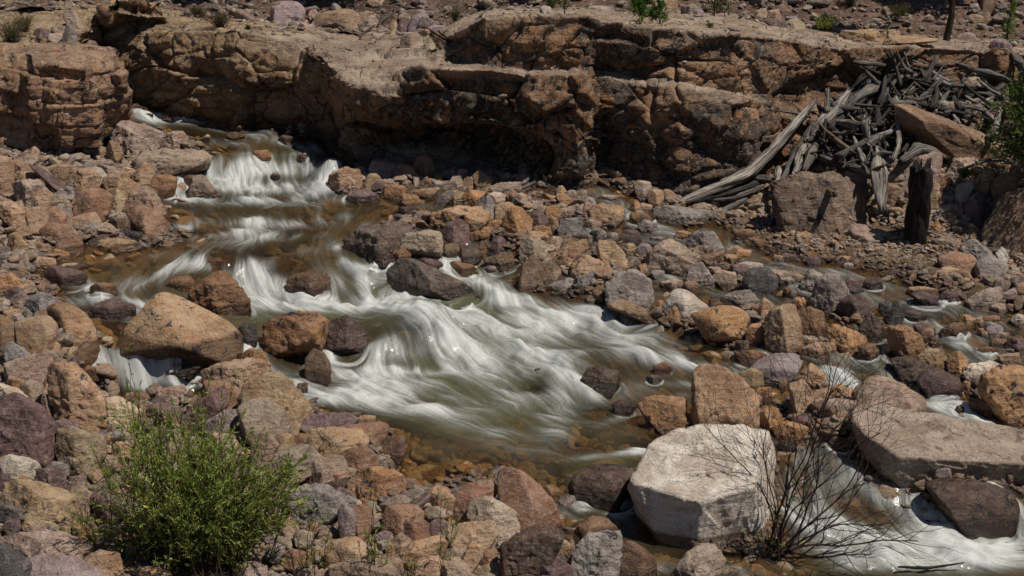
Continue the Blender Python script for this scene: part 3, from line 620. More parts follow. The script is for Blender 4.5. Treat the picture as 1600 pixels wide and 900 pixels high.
# outlined stones: colour+flags | outline.   a angular, r rounded, s slab, w standing in water, u just under water, v dark stained, L on the ledge or hillside, # landmark name
BIG = """
tsrvO|190 525 200 512 220 490 250 459 260 461 312 487 350 505 374 525 370 540 357 560 332 572 250 565 192 550|large slanting tan boulder with shaded underside standing in the stream|the slanting tan boulder
tr|70 485 92 473 120 482 140 502 151 522 150 535 135 545 112 542 100 527 77 502
tr|27 507 47 499 75 497 86 512 82 535 67 550 47 555 35 545
ga|41 472 65 457 92 471 88 482 70 495 50 498
br|-12 494 15 500 32 525 32 535 5 550 -12 550
ta|82 558 100 544 120 543 115 558 93 565
tav|75 570 88 565 115 570 135 590 155 615 162 625 155 662 140 670 108 658 88 645 82 612|big brown boulder with a smooth slanting crown beside the small side falls|the crowned brown boulder
pa|5 570 32 560 62 553 80 560 78 575 65 592 45 595 15 585
ma|-14 618 30 620 60 635 62 645 85 662 88 675 87 708 60 715 20 700 -14 690|big purple brown block at the picture's edge above the bank of rubble|the big purple block
cs|-10 597 25 607 47 618 47 630 30 626 -10 620
pr|32 605 47 595 65 602 67 622 55 632 42 625
ta|62 620 85 617 90 635 82 652 67 647
ca|162 625 185 622 217 642 207 657 175 660 157 645
pa|240 627 250 610 285 603 291 612 280 630 262 628
ma|285 645 310 625 347 604 352 610 352 637 310 662 295 657|purple triangular slab pointing up behind the willow bush|the purple triangle slab
la|312 660 350 642 370 640 375 650 360 665 332 670
ra|320 597 350 597 375 610 372 625 357 635 322 615
ta|317 580 350 567 385 560 400 562 417 570 418 580 400 590 370 605 340 600 320 590
oa|370 560 392 546 410 550 418 565 410 578 385 565
dwa|262 570 300 550 321 565 300 577 265 573
mwr|137 492 150 474 180 469 208 477 210 490 175 499
owa|290 470 300 455 330 430 345 427 365 440 385 465 390 480 370 488 345 490 320 480|wet orange streaked boulder in the rapids above the slanting tan boulder|the orange streaked boulder
owavO|413 515 427 500 465 490 492 490 510 505 505 515 503 535 482 552 467 567 445 557 418 532|golden orange cracked boulder splitting the rapids mid stream|the golden boulder
mwaO|503 507 540 497 560 502 572 522 570 535 550 560 535 560 510 535|wet maroon boulder leaning on the golden boulder in the rapids|the wet maroon boulder
bwa|478 557 490 548 507 555 514 572 515 592 500 592 480 582
ta|375 625 385 605 415 585 437 584 455 602 477 625 491 645 485 650 460 657 430 650 400 635|brown ridged boulder like a tent at the water's edge
pr|372 640 385 628 410 622 430 630 445 645 455 670 430 685 400 680 380 665
ms|460 660 500 645 540 645 557 655 550 665 500 675
rs|520 670 555 663 595 660 607 668 600 685 570 705 530 692
bwa|452 434 462 426 500 425 514 432 518 455 500 462 460 460 450 448
bwav|597 436 605 414 625 403 650 408 680 424 720 438 750 454 752 460 735 462 700 458 660 452 620 446|long dark granite boulder beside the main drop of the falls|the dark granite boulder
ga|950 445 965 430 995 423 1015 440 1020 470 1010 484 975 480 950 468|upright grey cracked boulder at the pool's right bank|the upright grey boulder
tws|950 475 970 468 1012 484 1035 497 1025 502 985 492 955 482
wr|1035 482 1055 455 1070 453 1085 463 1107 480 1100 492 1085 500 1065 494 1045 492|smooth whitish boulder on the right bank of the pool|the smooth whitish boulder
orvO|1082 495 1118 480 1142 478 1165 488 1175 500 1165 520 1155 535 1142 542 1120 535 1095 515|big round orange boulder at the head of the right channel|the round orange boulder
owa|1150 550 1182 548 1200 557 1195 568 1160 564
ta|1087 585 1097 575 1120 573 1150 587 1167 605 1182 630 1185 650 1180 674 1130 682 1090 672 1083 650 1085 610|large upright tan boulder standing behind the huge white boulder|the upright tan boulder
dwa|903 597 920 577 945 573 965 583 965 597 950 607 920 605
oa|997 634 1020 618 1035 622 1067 622 1070 640 1065 664 1045 672 1020 655
lr|1175 575 1190 562 1215 553 1240 555 1250 568 1235 587 1205 602 1190 592
yr|1157 587 1175 576 1190 585 1192 600 1178 609 1160 600
oa|1185 648 1205 635 1220 650 1210 672 1188 672
ta|1197 500 1207 490 1225 480 1245 481 1252 512 1252 545 1235 554 1200 547|tan pillar shaped boulder between the two right channels|the tan pillar boulder
owa|1247 487 1265 482 1285 490 1292 515 1282 524 1257 518
oa|1292 512 1310 508 1340 520 1353 528 1347 542 1325 549 1305 537 1293 525
ts|1250 548 1275 535 1302 536 1302 550 1282 559 1257 554
gav|1265 475 1275 450 1290 430 1310 432 1322 457 1315 477 1290 488 1268 485
mwr|1310 480 1325 465 1345 462 1362 478 1363 490 1350 502 1330 499
kr|1382 500 1395 477 1400 470 1415 475 1412 492 1397 508 1385 507
dwa|1345 512 1360 493 1375 502 1384 510 1380 532 1355 532
owa|1380 514 1415 509 1440 527 1444 540 1430 562 1415 559 1395 536|big wet ochre boulder with a flat top in the right channel|the wet ochre boulder
ta|1435 557 1450 545 1470 547 1478 557 1465 569 1443 574
oa|1482 555 1500 551 1512 562 1512 579 1495 587 1482 577
ws|1505 585 1515 572 1550 565 1560 575 1545 590 1527 596
mwr|1435 597 1447 580 1465 577 1497 592 1501 607 1482 619 1450 612|round wet maroon boulder beside the right channel's white water|the round maroon boulder
dwa|1395 562 1425 560 1442 572 1440 584 1427 599 1410 590
pr|1335 617 1350 597 1362 588 1385 590 1412 605 1440 620 1446 630 1440 642 1375 648 1337 636|pale pink domed boulder behind the great flat slab|the pale pink domed boulder
dwrv|1450 757 1475 750 1537 755 1570 767 1587 787 1587 805 1575 824 1512 822 1500 806 1475 782|nearly black wet boulder under the great flat slab|the black wet boulder
oav|1535 612 1537 590 1565 575 1590 575 1620 590 1620 664 1590 660 1575 645 1560 630 1547 618|big orange boulder at the right edge above the slab|the right edge orange boulder
ta|1245 592 1267 569 1285 582 1292 597 1275 607 1258 601
ta|1235 605 1255 597 1267 612 1280 635 1277 652 1258 649 1238 628
ta|1265 612 1295 607 1297 624 1280 637
tav|1295 607 1315 602 1330 607 1336 625 1325 632 1300 624
pav|1280 642 1292 627 1320 625 1336 632 1337 649 1315 662 1287 658
oa|1198 634 1215 640 1220 657 1200 670
os|1210 670 1232 660 1265 670 1267 686 1225 690
ya|87 674 110 668 140 680 163 692 163 705 140 732 118 737 100 722 88 708
wr|0 724 12 712 45 715 61 727 60 740 32 747 12 744
ma|53 752 60 737 85 731 97 737 110 774 87 772 57 762|maroon rock with a thin white vein low on the left bank|the veined maroon rock
ya|0 770 15 752 32 749 70 762 112 775 125 797 110 814 75 817 25 797 0 787|long greenish tan boulder low on the left bank|the greenish tan boulder
ka|-4 788 37 795 50 805 40 814 -4 806
pa|110 765 125 760 143 772 140 797 125 799
ma|140 777 160 767 200 770 202 792 175 807 160 809 145 790
oa|110 827 120 817 140 822 148 840 120 844
pa|-4 842 25 835 70 829 110 838 137 850 142 862 120 879 100 876 32 871 -4 857|pale rock with an orange broken face near the bottom left corner|the orange faced rock
kr|-25 852 0 850 20 857 45 877 50 910 -25 915|dark lichened boulder in the bottom left corner|the bottom corner boulder
lr|37 872 75 867 112 872 150 890 172 912 60 918 45 893|smooth lavender grey boulder at the bottom edge|the smooth lavender boulder
ta|135 874 155 862 185 868 190 889 175 904 155 897
pa|410 737 432 712 460 699 482 697 500 717 495 729 450 743 425 744
ta|478 690 482 674 520 668 560 670 572 690 567 702 540 700 498 712 488 702
pa|395 677 420 678 433 697 415 719 395 719
rwa|585 712 615 685 630 681 634 702 620 719 592 723|rust red pointed rock at the edge of the calm pool|the rust red pool rock
rr|535 717 550 702 570 700 588 715 592 729 555 740 540 732
pr|483 745 490 722 530 713 538 722 540 740 510 750 485 750
da|505 757 540 747 543 757 520 769
oav|541 757 560 738 595 731 625 742 634 752 625 774 612 778 600 792 570 787 548 777|broad orange boulder beside the calm pool|the broad orange boulder
gav|447 777 470 762 505 757 532 772 540 787 520 797 500 807 465 797
lr|527 799 540 792 552 800 556 825 542 839 532 827
rr|547 797 562 791 580 797 583 812 574 827 556 834
rr|595 817 600 797 620 789 650 791 661 802 660 814 640 830 615 837 597 829|round brown boulder with a grey cap near the bottom edge|the grey capped boulder
rr|624 832 632 812 652 809 667 820 669 837 650 847 632 842
ta|662 782 682 761 697 765 709 780 703 795 692 809 672 809
rs|695 789 727 760 767 752 777 770 767 784 732 800 722 814 695 804
ca|730 799 745 777 765 776 787 795 805 803 810 824 800 837 785 847 768 835 732 817
ra|775 745 785 735 805 733 830 750 860 780 880 808 885 827 872 842 845 838 812 822 800 805 780 775|long rust red slab leaning toward the water near the bottom edge|the long rust red slab
ta|702 837 720 817 770 816 776 832 762 850 752 858 725 860 703 849
ta|620 867 640 850 687 837 697 850 690 867 650 879 625 876
pa|610 852 625 834 642 845 640 859 620 867
tr|510 864 520 847 555 840 570 857 570 869 550 880 517 883
ps|517 884 562 872 605 867 625 877 627 894 605 910 525 907
ta|640 892 650 880 682 870 690 884 670 912 642 912
pa|665 905 690 877 715 872 730 887 748 912 668 914
ta|722 872 735 850 752 850 752 869 735 882
dav|785 852 800 842 832 825 850 824 875 830 880 838 868 862 845 880 820 905 795 902|dark angular boulder with a pale broken top at the bottom edge|the dark angular boulder
mr|827 897 845 878 875 875 895 889 897 914 830 914
gav|895 867 920 837 945 832 967 835 971 852 965 885 957 914 900 914 893 890|tall speckled grey boulder at the bottom edge|the speckled grey boulder
rwr|966 857 985 849 1007 860 1022 877 1024 892 1010 908 965 910
pa|1030 906 1075 865 1102 850 1117 855 1131 874 1105 912 1040 914|pinkish pointed block below the huge white boulder|the pinkish pointed block
dwrv|893 780 897 747 920 732 955 726 995 735 1005 750 1000 778 970 786 925 785|dark mottled wet boulder tucked behind the huge white boulder|the mottled wet boulder
twr|905 820 925 808 955 810 968 820 960 834 925 840 905 832
tr|-20 248 0 245 15 250 21 262 20 280 10 292 -20 294
ps|211 250 225 238 275 234 310 234 327 245 320 257 270 267 237 264 212 259|flat pale slab beside the first falls|the slab by the falls
ps|172 202 190 191 225 195 258 212 250 224 200 230 175 226
pa|252 222 262 210 282 205 293 217 287 230 265 237
ta|200 279 225 256 237 262 239 277 225 292 212 287
owrv|235 290 242 276 262 274 274 280 270 297 250 304 237 299
pwa|292 302 302 277 317 276 340 299 325 307 295 308|pinkish pointed rock washed by the first falls|the rock in the first falls
ta|111 277 122 266 140 265 155 277 150 291 125 295 112 289
wr|140 262 157 264 170 277 160 288 148 282 132 266
ta|182 294 185 280 200 279 217 290 205 304
rr|116 312 125 300 155 297 170 305 172 319 160 332 130 337 117 327|rounded rusty brown boulder on the upper left bank|the rusty round boulder
ya|170 307 177 295 200 305 190 322 177 324
pa|192 322 205 300 215 291 235 295 247 310 263 329 245 332 212 327
rs|192 329 210 321 230 322 252 337 280 365 287 374 262 377 232 364 212 347|rust brown slab sloping down into the water|the sloping rust slab
tr|107 349 125 335 147 334 156 347 155 364 140 367 120 364
ts|128 384 175 372 207 375 218 385 190 391 160 390
ra|61 362 75 349 107 352 125 370 130 389 110 394 82 389 67 374|squarish dusty red slab on the left bank|the dusty red slab
ta|40 328 62 324 75 335 72 352 50 352
ta|-5 317 15 315 37 330 45 342 30 349 0 334
pa|19 287 57 281 72 297 45 314 27 307
ms|45 257 65 262 107 285 95 291 72 280
ta|12 369 27 365 42 385 41 407 20 409
oa|-5 434 15 428 47 445 45 454 0 454
mwr|67 427 82 416 120 420 135 432 120 444 82 442
tav|508 299 517 275 540 264 565 270 562 292 547 302 512 302|brown boulder at the near end of the stone bar below the first falls|the boulder at the bar's tip
mr|552 260 562 252 578 257 580 272 562 270
pa|577 264 585 250 625 257 620 277 597 282 577 274
ta|617 272 625 257 642 259 652 275 632 289
ba|646 264 652 247 665 240 672 245 681 267 676 279 660 282|dark brown angular boulder perched highest on the stone bar|the perched dark boulder
tr|564 294 575 275 587 272 597 285 590 302 572 302
oa|600 304 603 291 630 290 633 302 625 309
lwa|542 309 548 297 570 297 595 307 585 314 560 317 545 314
oa|625 317 630 304 650 305 661 319 640 323
tav|672 352 675 335 720 322 760 325 764 345 750 355 735 352 700 362
mr|686 369 700 350 717 344 732 357 730 379 715 388 695 382|round maroon boulder on the stone bar beside the tan one|the maroon bar boulder
bwav|533 387 540 372 562 357 600 347 632 347 650 360 645 375 628 388 612 394 575 400 542 400|big brown boulder in the stream above the main drop|the big brown boulder
caO|626 382 635 367 670 360 685 365 690 380 688 399 662 407 640 400|pale tan boulder between the big brown boulder and the maroon one|the pale tan boulder
owa|605 407 612 395 635 386 642 397 638 410
dwr|717 407 722 387 745 382 752 400 735 409
bwa|757 404 780 395 800 395 805 414 775 420
ta|740 274 750 266 770 280 765 292 745 288
pa|767 294 782 285 810 285 815 302 780 304
gav|745 317 760 303 775 320 768 347 752 338
ta|772 344 775 322 795 317 812 330 800 347
oa|787 344 800 325 815 327 832 345 828 364 815 374 797 375 788 362|orange boulder in the middle of the stone bar|the orange bar boulder
pr|800 307 815 302 830 312 825 327 800 322
pa|872 327 897 322 900 337 882 343
ta|925 327 940 319 972 325 970 339 955 349 922 344
pr|992 292 1000 283 1015 285 1018 300 1005 309 995 302|round pinkish boulder against the cliff foot|the round cliff foot boulder
tr|1012 307 1020 297 1035 298 1036 319 1022 324
gs|1022 327 1040 321 1110 330 1112 342 1095 349 1025 349
ga|998 352 1010 344 1025 350 1027 363 1012 365
mr|970 372 973 360 995 360 1001 374 985 379
ga|922 364 935 356 946 365 944 377 925 378
ga|876 345 905 341 909 350 902 374 882 372 873 359|pitted grey boulder in the middle of the stone bar|the pitted grey boulder
mr|830 337 847 332 856 345 850 354 835 352
ta|821 374 828 361 852 365 858 377 840 382
ca|811 392 815 375 842 375 857 387 856 402 840 414 820 412|cream boulder with flat faces near the tail of the bar|the cream bar boulder
pa|850 382 865 370 882 375 878 389 862 394
ta|859 402 887 382 912 376 916 389 892 404 870 412
ta|934 389 940 377 955 377 970 390 985 414 980 424 965 427 950 417 937 404
lr|995 389 1005 380 1016 385 1017 399 1005 406
pa|1012 412 1015 395 1030 382 1050 375 1062 387 1082 397 1086 412 1075 422 1057 429 1030 422|broad pale tan boulder on the right side of the bar|the broad pale boulder
gs|1070 387 1078 368 1100 358 1115 365 1132 387 1128 399 1100 397 1074 392|flat topped brown grey boulder beside the tiny waterfall|the boulder by the tiny waterfall
ta|892 417 915 399 940 410 962 432 955 444 925 436 905 430
ga|902 432 935 422 941 439 925 449 900 446
gs|845 449 895 432 904 442 890 454 860 458
ba|810 442 817 417 832 401 847 415 846 447 830 453|dark brown upright stone at the pool's far bank|the upright brown stone
ba|849 427 857 410 880 425 873 439 850 442
ga|1075 434 1080 415 1097 412 1117 437 1117 449 1087 443
pa|1115 434 1122 422 1147 427 1150 442 1132 447
kr|1162 439 1175 420 1200 420 1213 437 1205 457 1170 455
bav|1215 292 1245 275 1290 272 1340 285 1354 294 1354 342 1340 357 1300 362 1260 356 1222 342|big banded brown boulder under the driftwood heap|the banded boulder
ps|1290 372 1340 350 1380 362 1410 370 1375 381 1312 377
lr|1322 272 1335 255 1350 257 1361 272 1355 288 1335 287
pa|1395 277 1417 250 1450 240 1471 242 1466 275 1455 290 1412 294|pinkish block behind the charred stump
ta|1450 297 1465 286 1474 297 1470 317 1450 328
bs|1405 167 1425 167 1475 188 1525 205 1570 222 1578 242 1545 250 1500 242 1450 218 1415 200|long brown slab tilted down through the driftwood heap|the tilted brown slab
ta|1520 303 1525 280 1550 261 1560 262 1557 277 1536 296
wr|1492 307 1495 290 1515 284 1521 292 1505 309
pa|1482 264 1495 247 1525 247 1527 262 1487 269
mr|1510 322 1520 307 1540 302 1543 312 1535 337 1525 342 1510 334
ra|1550 294 1562 275 1590 272 1615 285 1590 304 1560 317
bav|1535 366 1545 345 1570 310 1600 297 1645 300 1645 382 1555 380|large dark streaked boulder at the right edge|the dark streaked boulder
oa|1452 357 1465 345 1472 355 1466 370 1453 369
rr|1466 404 1487 394 1522 397 1527 412 1517 427 1495 429 1472 419|rust red rounded boulder at the foot of the right slope|the red boulder by the gravel
gr|1527 412 1542 400 1567 410 1566 422 1535 429 1527 424
ga|1505 382 1522 375 1547 392 1547 402 1512 401
ts|1432 439 1475 417 1497 422 1496 432 1465 444 1440 444
ga|1247 449 1265 422 1285 432 1296 452 1270 458
ps|1195 422 1240 422 1253 434 1232 444 1200 439
ps|1510 469 1532 455 1560 450 1561 464 1535 480 1512 477
lr|1560 462 1585 450 1592 462 1575 471
pa|1560 557 1590 552 1594 572 1570 569
ga|1125 467 1145 454 1170 454 1183 468 1155 477
lLrv|424 30 427 10 445 2 467 6 474 17 470 32 445 37|round lavender grey boulder with dark cracks on the cliff top|the lavender cliff top boulder
tLrO|495 40 497 22 540 14 560 20 562 38 540 49 500 44|broad tan boulder on the cliff top with shaded underside|the tan cliff top boulder
pLa|562 38 580 24 590 32 580 49 565 49
mLr|621 42 627 28 640 30 640 48 628 50
lLr|638 42 645 25 665 22 673 32 665 47 645 50
pLr|624 74 628 57 650 52 662 62 662 74 640 76
cLa|662 59 675 55 683 70 665 74
tLa|1018 16 1022 3 1035 -3 1055 2 1058 18 1030 20
tLr|1199 27 1203 17 1215 15 1221 25 1215 34
cLr|1220 39 1240 29 1257 35 1257 45 1225 45
lLr|1546 74 1553 64 1566 61 1582 72 1576 80 1552 81|round lavender boulder on the ledge's far end|the ledge end boulder
tLs|1306 62 1320 47 1380 45 1407 49 1405 55 1385 60 1375 63 1312 64|flat slab resting like a table on the pale ledge|the table slab
tLs|1380 68 1390 56 1425 56 1466 59 1460 64 1425 67 1384 69
cs|1475 122 1490 115 1522 112 1545 118 1553 127 1525 131 1482 127
gLr|97 62 102 44 110 41 119 52 117 67 105 69|grey upright stone on the slope above the outcrop|the grey slope stone
pLa|100 24 117 18 130 38 112 44
"""
# smaller stones: centre x, y, width, height, tilt, colour+flags
SMALL = """139 583 28 20 10 ow;213 622 40 18 0 b;258 645 55 28 5 mr;291 586 28 11 0 ow;388 523 30 38 0 kwr;285 443 55 22 0 owr;472 608 18 22 20 d;570 656 35 15 0 t;605 600 40 16 5 owu;650 622 50 18 5 owu;
1030 479 22 18 0 o;1057 493 34 25 10 orv;1170 498 30 24 0 p;1190 487 24 45 35 t;1180 523 28 34 0 o;1160 541 22 24 0 d;1035 575 28 18 -10 ow;1022 593 26 14 0 gwr;975 635 36 19 0 dwr;1195 615 30 20 0 o;1205 620 18 12 0 o;
1265 532 32 14 10 p;1357 550 30 26 20 ow;1385 481 24 22 0 kr;1430 494 32 18 15 mwr;1440 513 26 20 0 mr;1448 522 22 16 -20 r;1491 516 42 22 -5 tw;1462 537 20 9 0 rw;1470 570 30 17 0 o;1545 637 60 20 20 tw;1510 605 24 18 0 o;1281 603 22 14 0 t;1255 662 40 24 0 mr;1321 666 24 16 0 lr;1315 690 50 14 10 rw;
92 731 30 20 10 g;123 754 28 18 0 p;40 751 24 12 10 o;5 751 22 24 0 m;55 826 30 13 0 pr;80 825 16 9 0 g;20 821 24 18 0 m;240 894 50 20 0 t;390 893 50 28 0 p;175 841 34 30 0 o;165 857 40 24 0 d;345 692 50 30 10 p;443 691 36 26 0 t;470 688 22 20 0 r;527 707 30 18 0 pa;528 743 36 14 -10 r;544 784 22 18 20 g;684 826 28 28 0 m;712 769 26 12 -20 l;603 838 30 16 10 lr;598 851 22 12 0 g;610 858 16 18 0 t;712 866 30 18 0 p;762 869 30 18 0 r;877 858 24 34 15 t;892 853 14 22 0 p;860 771 28 21 0 ow;
78 545 30 24 0 tr;178 234 30 24 0 t;299 280 26 13 0 rwr;200 269 25 14 0 t;170 266 36 16 10 p;100 271 32 26 0 t;178 285 34 22 20 t;187 351 48 20 0 d;202 368 50 16 0 kw;87 338 34 28 30 r;100 334 32 22 40 g;65 311 36 28 -40 t;38 263 48 16 25 t;38 273 34 12 0 t;48 249 24 14 0 p;66 393 28 24 0 t;93 399 30 18 10 o;67 410 50 16 5 t;28 358 44 12 5 t;105 413 60 14 0 twr;5 396 26 20 0 m;5 416 26 12 0 m;25 459 35 18 0 mr;9 476 12 20 20 c;31 477 20 13 0 t;28 498 20 14 0 l;43 494 16 18 0 g;22 488 24 10 0 t;25 552 46 24 30 g;24 599 32 14 0 o;104 665 38 18 10 m;176 667 18 10 0 p;
545 290 28 17 0 o;640 253 16 16 0 r;610 289 36 18 0 p;635 332 30 21 0 dw;672 415 42 20 10 mwr;778 381 24 24 20 mr;750 363 38 16 0 o;705 391 24 22 0 ywr;725 421 55 20 12 owr;680 299 70 12 -3 tr;694 309 32 14 -35 g;712 307 28 20 0 y;742 308 45 24 -10 o;775 311 34 20 0 c;674 287 22 16 0 r;685 279 14 14 0 o;700 288 28 12 0 m;705 271 30 12 0 p;722 271 18 16 0 t;712 283 24 16 0 p;735 284 22 14 0 t;772 353 26 16 -20 o;
839 324 30 20 0 p;860 314 30 18 25 o;876 299 18 16 0 t;893 305 18 16 0 pr;908 306 20 20 0 p;893 319 28 16 -10 o;921 319 18 26 -20 lr;864 332 24 22 0 o;909 330 18 14 0 o;954 309 38 10 0 p;992 323 16 20 10 o;1007 324 22 14 0 t;1056 314 22 18 0 lr;1004 341 36 14 15 ow;957 369 20 12 0 gr;925 350 30 14 0 p;864 351 20 24 0 t;848 362 30 18 15 o;920 376 12 18 0 l;925 392 16 14 0 m;982 389 26 18 20 y;988 411 20 20 0 g;1006 421 16 22 -25 t;1027 428 22 12 0 gr;1068 368 26 14 0 o;1030 374 30 9 0 g;1098 408 30 16 0 p;1050 444 38 14 0 p;1085 445 30 14 0 r;1115 422 24 12 0 p;1170 416 42 12 0 w;1155 421 34 16 0 m;1162 396 28 16 0 o;1115 404 28 14 0 o;1140 403 30 12 -10 t;1165 367 30 18 0 ow;1184 381 26 16 0 ow;
1392 307 40 40 0 b;1470 281 24 18 0 r;1540 294 24 12 0 t;1474 328 28 14 -20 p;1495 326 28 20 0 r;1565 397 18 20 0 w;1500 441 34 16 0 t;1366 442 34 18 0 mwr;1328 444 42 20 0 m;1300 440 22 16 -20 o;1230 441 24 16 0 p;1272 408 22 16 0 mr;1232 401 22 10 0 mr;1217 404 18 10 0 t;1257 371 22 18 0 t;1280 381 20 16 0 p;1322 406 36 12 0 t;1327 415 18 8 0 wr;1449 422 24 10 0 w;1227 387 12 12 0 mr;1522 448 24 12 0 w;1568 439 24 16 0 m;1590 443 30 20 0 m;1450 467 55 16 15 mws;1484 464 32 18 0 mwr;1443 453 44 10 5 t;1560 481 24 14 0 p;1578 480 20 9 0 t;1531 504 16 12 0 o;1550 499 26 12 0 o;1554 516 24 18 0 lr;1593 500 24 16 0 w;1567 524 24 12 0 p;1533 520 14 14 0 t;1510 500 28 18 10 o;1559 534 26 12 0 r;1588 539 32 22 0 m;1542 548 30 10 5 ow;1230 456 15 12 0 o;1242 457 16 14 0 gr;1248 473 22 18 0 o;1335 456 28 12 0 k;1185 481 24 12 -20 r;1115 471 14 8 0 ow;
478 41 28 12 0 pLr;570 23 20 12 0 tL;490 23 16 18 20 pL;615 39 12 14 0 tL;682 44 24 10 0 lLr;668 50 26 8 0 tLr;590 4 34 10 10 tLr;936 14 38 10 0 wLr;1078 15 30 18 0 gL;1090 19 18 10 0 lLr;852 15 18 12 0 wLr;1207 34 24 12 0 mLr;1525 28 22 12 10 tLr;1343 63 22 7 0 bL;138 69 38 12 10 mLr;65 51 30 14 10 mLr;87 58 24 14 0 pLr;235 7 16 8 0 tLr;187 4 30 10 0 tLr;
905 548 60 16 -5 owu;860 572 50 14 0 owu;1010 548 55 18 10 owu;840 605 60 20 0 bwu;930 640 60 18 0 owu;650 515 90 30 0 bwu;900 700 70 18 0 owu;690 750 80 22 10 kwu;660 735 50 14 0 owu;1340 785 80 30 30 owu;1290 735 60 24 20 bwu;1080 545 50 14 10 bwu;470 355 60 14 0 mwu;330 402 70 16 0 owu;190 505 40 16 0 owu;420 402 90 16 0 bwu;160 450 44 16 0 twr;448 218 24 14 0 dwr;410 243 28 18 0 owr;473 246 18 10 0 dw;430 276 16 10 0 dwr;368 212 30 7 0 owr;365 230 14 6 0 rwr;495 312 34 14 0 owu;520 340 30 14 0 owu;395 195 16 5 0 dw;232 180 14 6 0 rw;262 184 18 5 0 ow;
1110 640 24 18 0 ow;1180 625 20 16 0 t;1020 668 26 12 0 ow;1225 600 18 14 0 t;1300 655 22 14 0 b;1230 695 26 12 0 dw;1400 655 30 14 0 b;1500 640 20 10 0 tw;855 800 20 14 0 dw;640 775 22 14 0 dw;680 800 20 14 0 b;650 862 20 12 0 g;590 880 24 14 0 r;475 840 30 22 0 p;445 820 34 26 0 t;460 870 40 22 0 r;490 825 24 18 0 b;480 895 44 22 0 p;430 860 30 20 0 g;1450 775 20 12 0 d;1240 560 18 12 0 t;1215 570 18 10 0 o;1370 690 22 12 0 r;200 640 24 14 0 p;225 660 26 16 0 m;300 640 20 14 0 t;350 620 16 12 0 c;60 660 16 12 0 t;30 640 20 10 0 t;10 660 20 12 0 m;130 700 20 14 0 c;150 740 24 16 0 t;170 720 26 18 0 p;190 700 30 20 0 t"""

def ico(level):
    t = (1 + 5 ** .5) / 2
    v = np.array([(-1, t, 0), (1, t, 0), (-1, -t, 0), (1, -t, 0), (0, -1, t), (0, 1, t), (0, -1, -t), (0, 1, -t), (t, 0, -1), (t, 0, 1), (-t, 0, -1), (-t, 0, 1)], float)
    f = np.array([(0, 11, 5), (0, 5, 1), (0, 1, 7), (0, 7, 10), (0, 10, 11), (1, 5, 9), (5, 11, 4), (11, 10, 2), (10, 7, 6), (7, 1, 8), (3, 9, 4), (3, 4, 2), (3, 2, 6), (3, 6, 8), (3, 8, 9), (4, 9, 5), (2, 4, 11), (6, 2, 10), (8, 6, 7), (9, 8, 1)])
    v /= np.linalg.norm(v, axis=1)[:, None]
    for _ in range(level):
        e = np.sort(np.concatenate([f[:, [0, 1]], f[:, [1, 2]], f[:, [2, 0]]]), 1)
        u, inv = np.unique(e, axis=0, return_inverse=True); inv = inv.reshape(-1)
        m = v[u].sum(1); m /= np.linalg.norm(m, axis=1)[:, None]
        n = len(v); k = len(f); a, b, c = inv[:k] + n, inv[k:2 * k] + n, inv[2 * k:] + n
        v = np.concatenate([v, m])
        f = np.concatenate([np.stack([f[:, 0], a, c], 1), np.stack([f[:, 1], b, a], 1), np.stack([f[:, 2], c, b], 1), np.stack([a, b, c], 1)])
    return v, f
ICO = {l: ico(l) for l in (1, 2, 3, 4, 5, 6)}

# every visible face of cliff and hillside, for standing things on them
_cp = np.concatenate([CL.reshape(-1, 3), HQ[::1].reshape(-1, 3)])
_cp = _cp[(np.abs(_cp[:, 0]) < 12) & (_cp[:, 1] < 34)]
_cpx, _cpy = project(_cp[:, 0], _cp[:, 1], _cp[:, 2])
def hit_ledge(px, py, r=5):
    for k in (1, 2, 4):
        m = (np.abs(_cpx - px) < r * k) & (np.abs(_cpy - py) < r * k * .5)
        if m.any():
            c = _cp[m]; i = np.argsort(c[:, 1])[int(m.sum() * .25)]
            return at_y(px, py, c[i, 1])
    return at_y(px, py, 24.5)

def surf(px, py, r=4):
    g = hit(px, py)
    m = (np.abs(_cpx - px) < r) & (np.abs(_cpy - py) < r)
    if m.any():
        y = float(np.quantile(_cp[m][:, 1], .3))
        if y < g[1]: return at_y(px, py, y)
    return g
def plane_rock(name, planes, centre, half, frame, level, p, seed, amp=1.0, relief=1.0):
    """solid bounded by planes (n, d) in a local frame, with worn edges and a broken surface"""
    v, f = ICO[level]
    d = v * half; d /= np.linalg.norm(d, axis=1)[:, None]
    d = d * .6 + v * .4; d /= np.linalg.norm(d, axis=1)[:, None]
    N = np.array([q[0] for q in planes]); D = np.array([q[1] for q in planes])
    m = np.clip(d @ N.T, 0, None) / D
    r = (m ** p).sum(1) ** (-1.0 / p)
    P = d * r[:, None] 
    s = float((half[0] * half[1] * half[2]) ** (1 / 3))
    q = P / s
    # a few large chips, then finer and finer unevenness
    F1, F2, R, W = worley(q * 1.25 + seed, seed)
    sh_ = 1.0 if p > 20 else .45
    n = .24 * s * sh_ * ((R[:, 0] - .5) * W[:, 0] + (R[:, 1] - .5) * W[:, 1] + (R[:, 2] - .5) * W[:, 2]) * np.clip((F2 - F1) * 5, .35, 1) * amp
    n += .055 * s * fbm(q * 1.3 + seed, 2, seed) * amp
    F1b, F2b, Rb, Wb = worley(q * 3.1 + seed, seed + 9)
    n += .14 * s * sh_ * ((Rb[:, 0] - .5) * Wb[:, 0] + (Rb[:, 1] - .5) * Wb[:, 1] + (Rb[:, 2] - .5) * Wb[:, 2]) * relief
    n += .035 * s * fbm(q * np.array([3.2, 3.2, 4.6]) + seed, 4, seed + 3, gain=.55) * relief
    n += .016 * s * fbm(q * np.array([7.0, 7.0, 11.0]) + seed, 3, seed + 5, ridged=True) * relief
    P = P + d * n[:, None]
    Wd = centre[None] + P @ frame
    return Wd, f

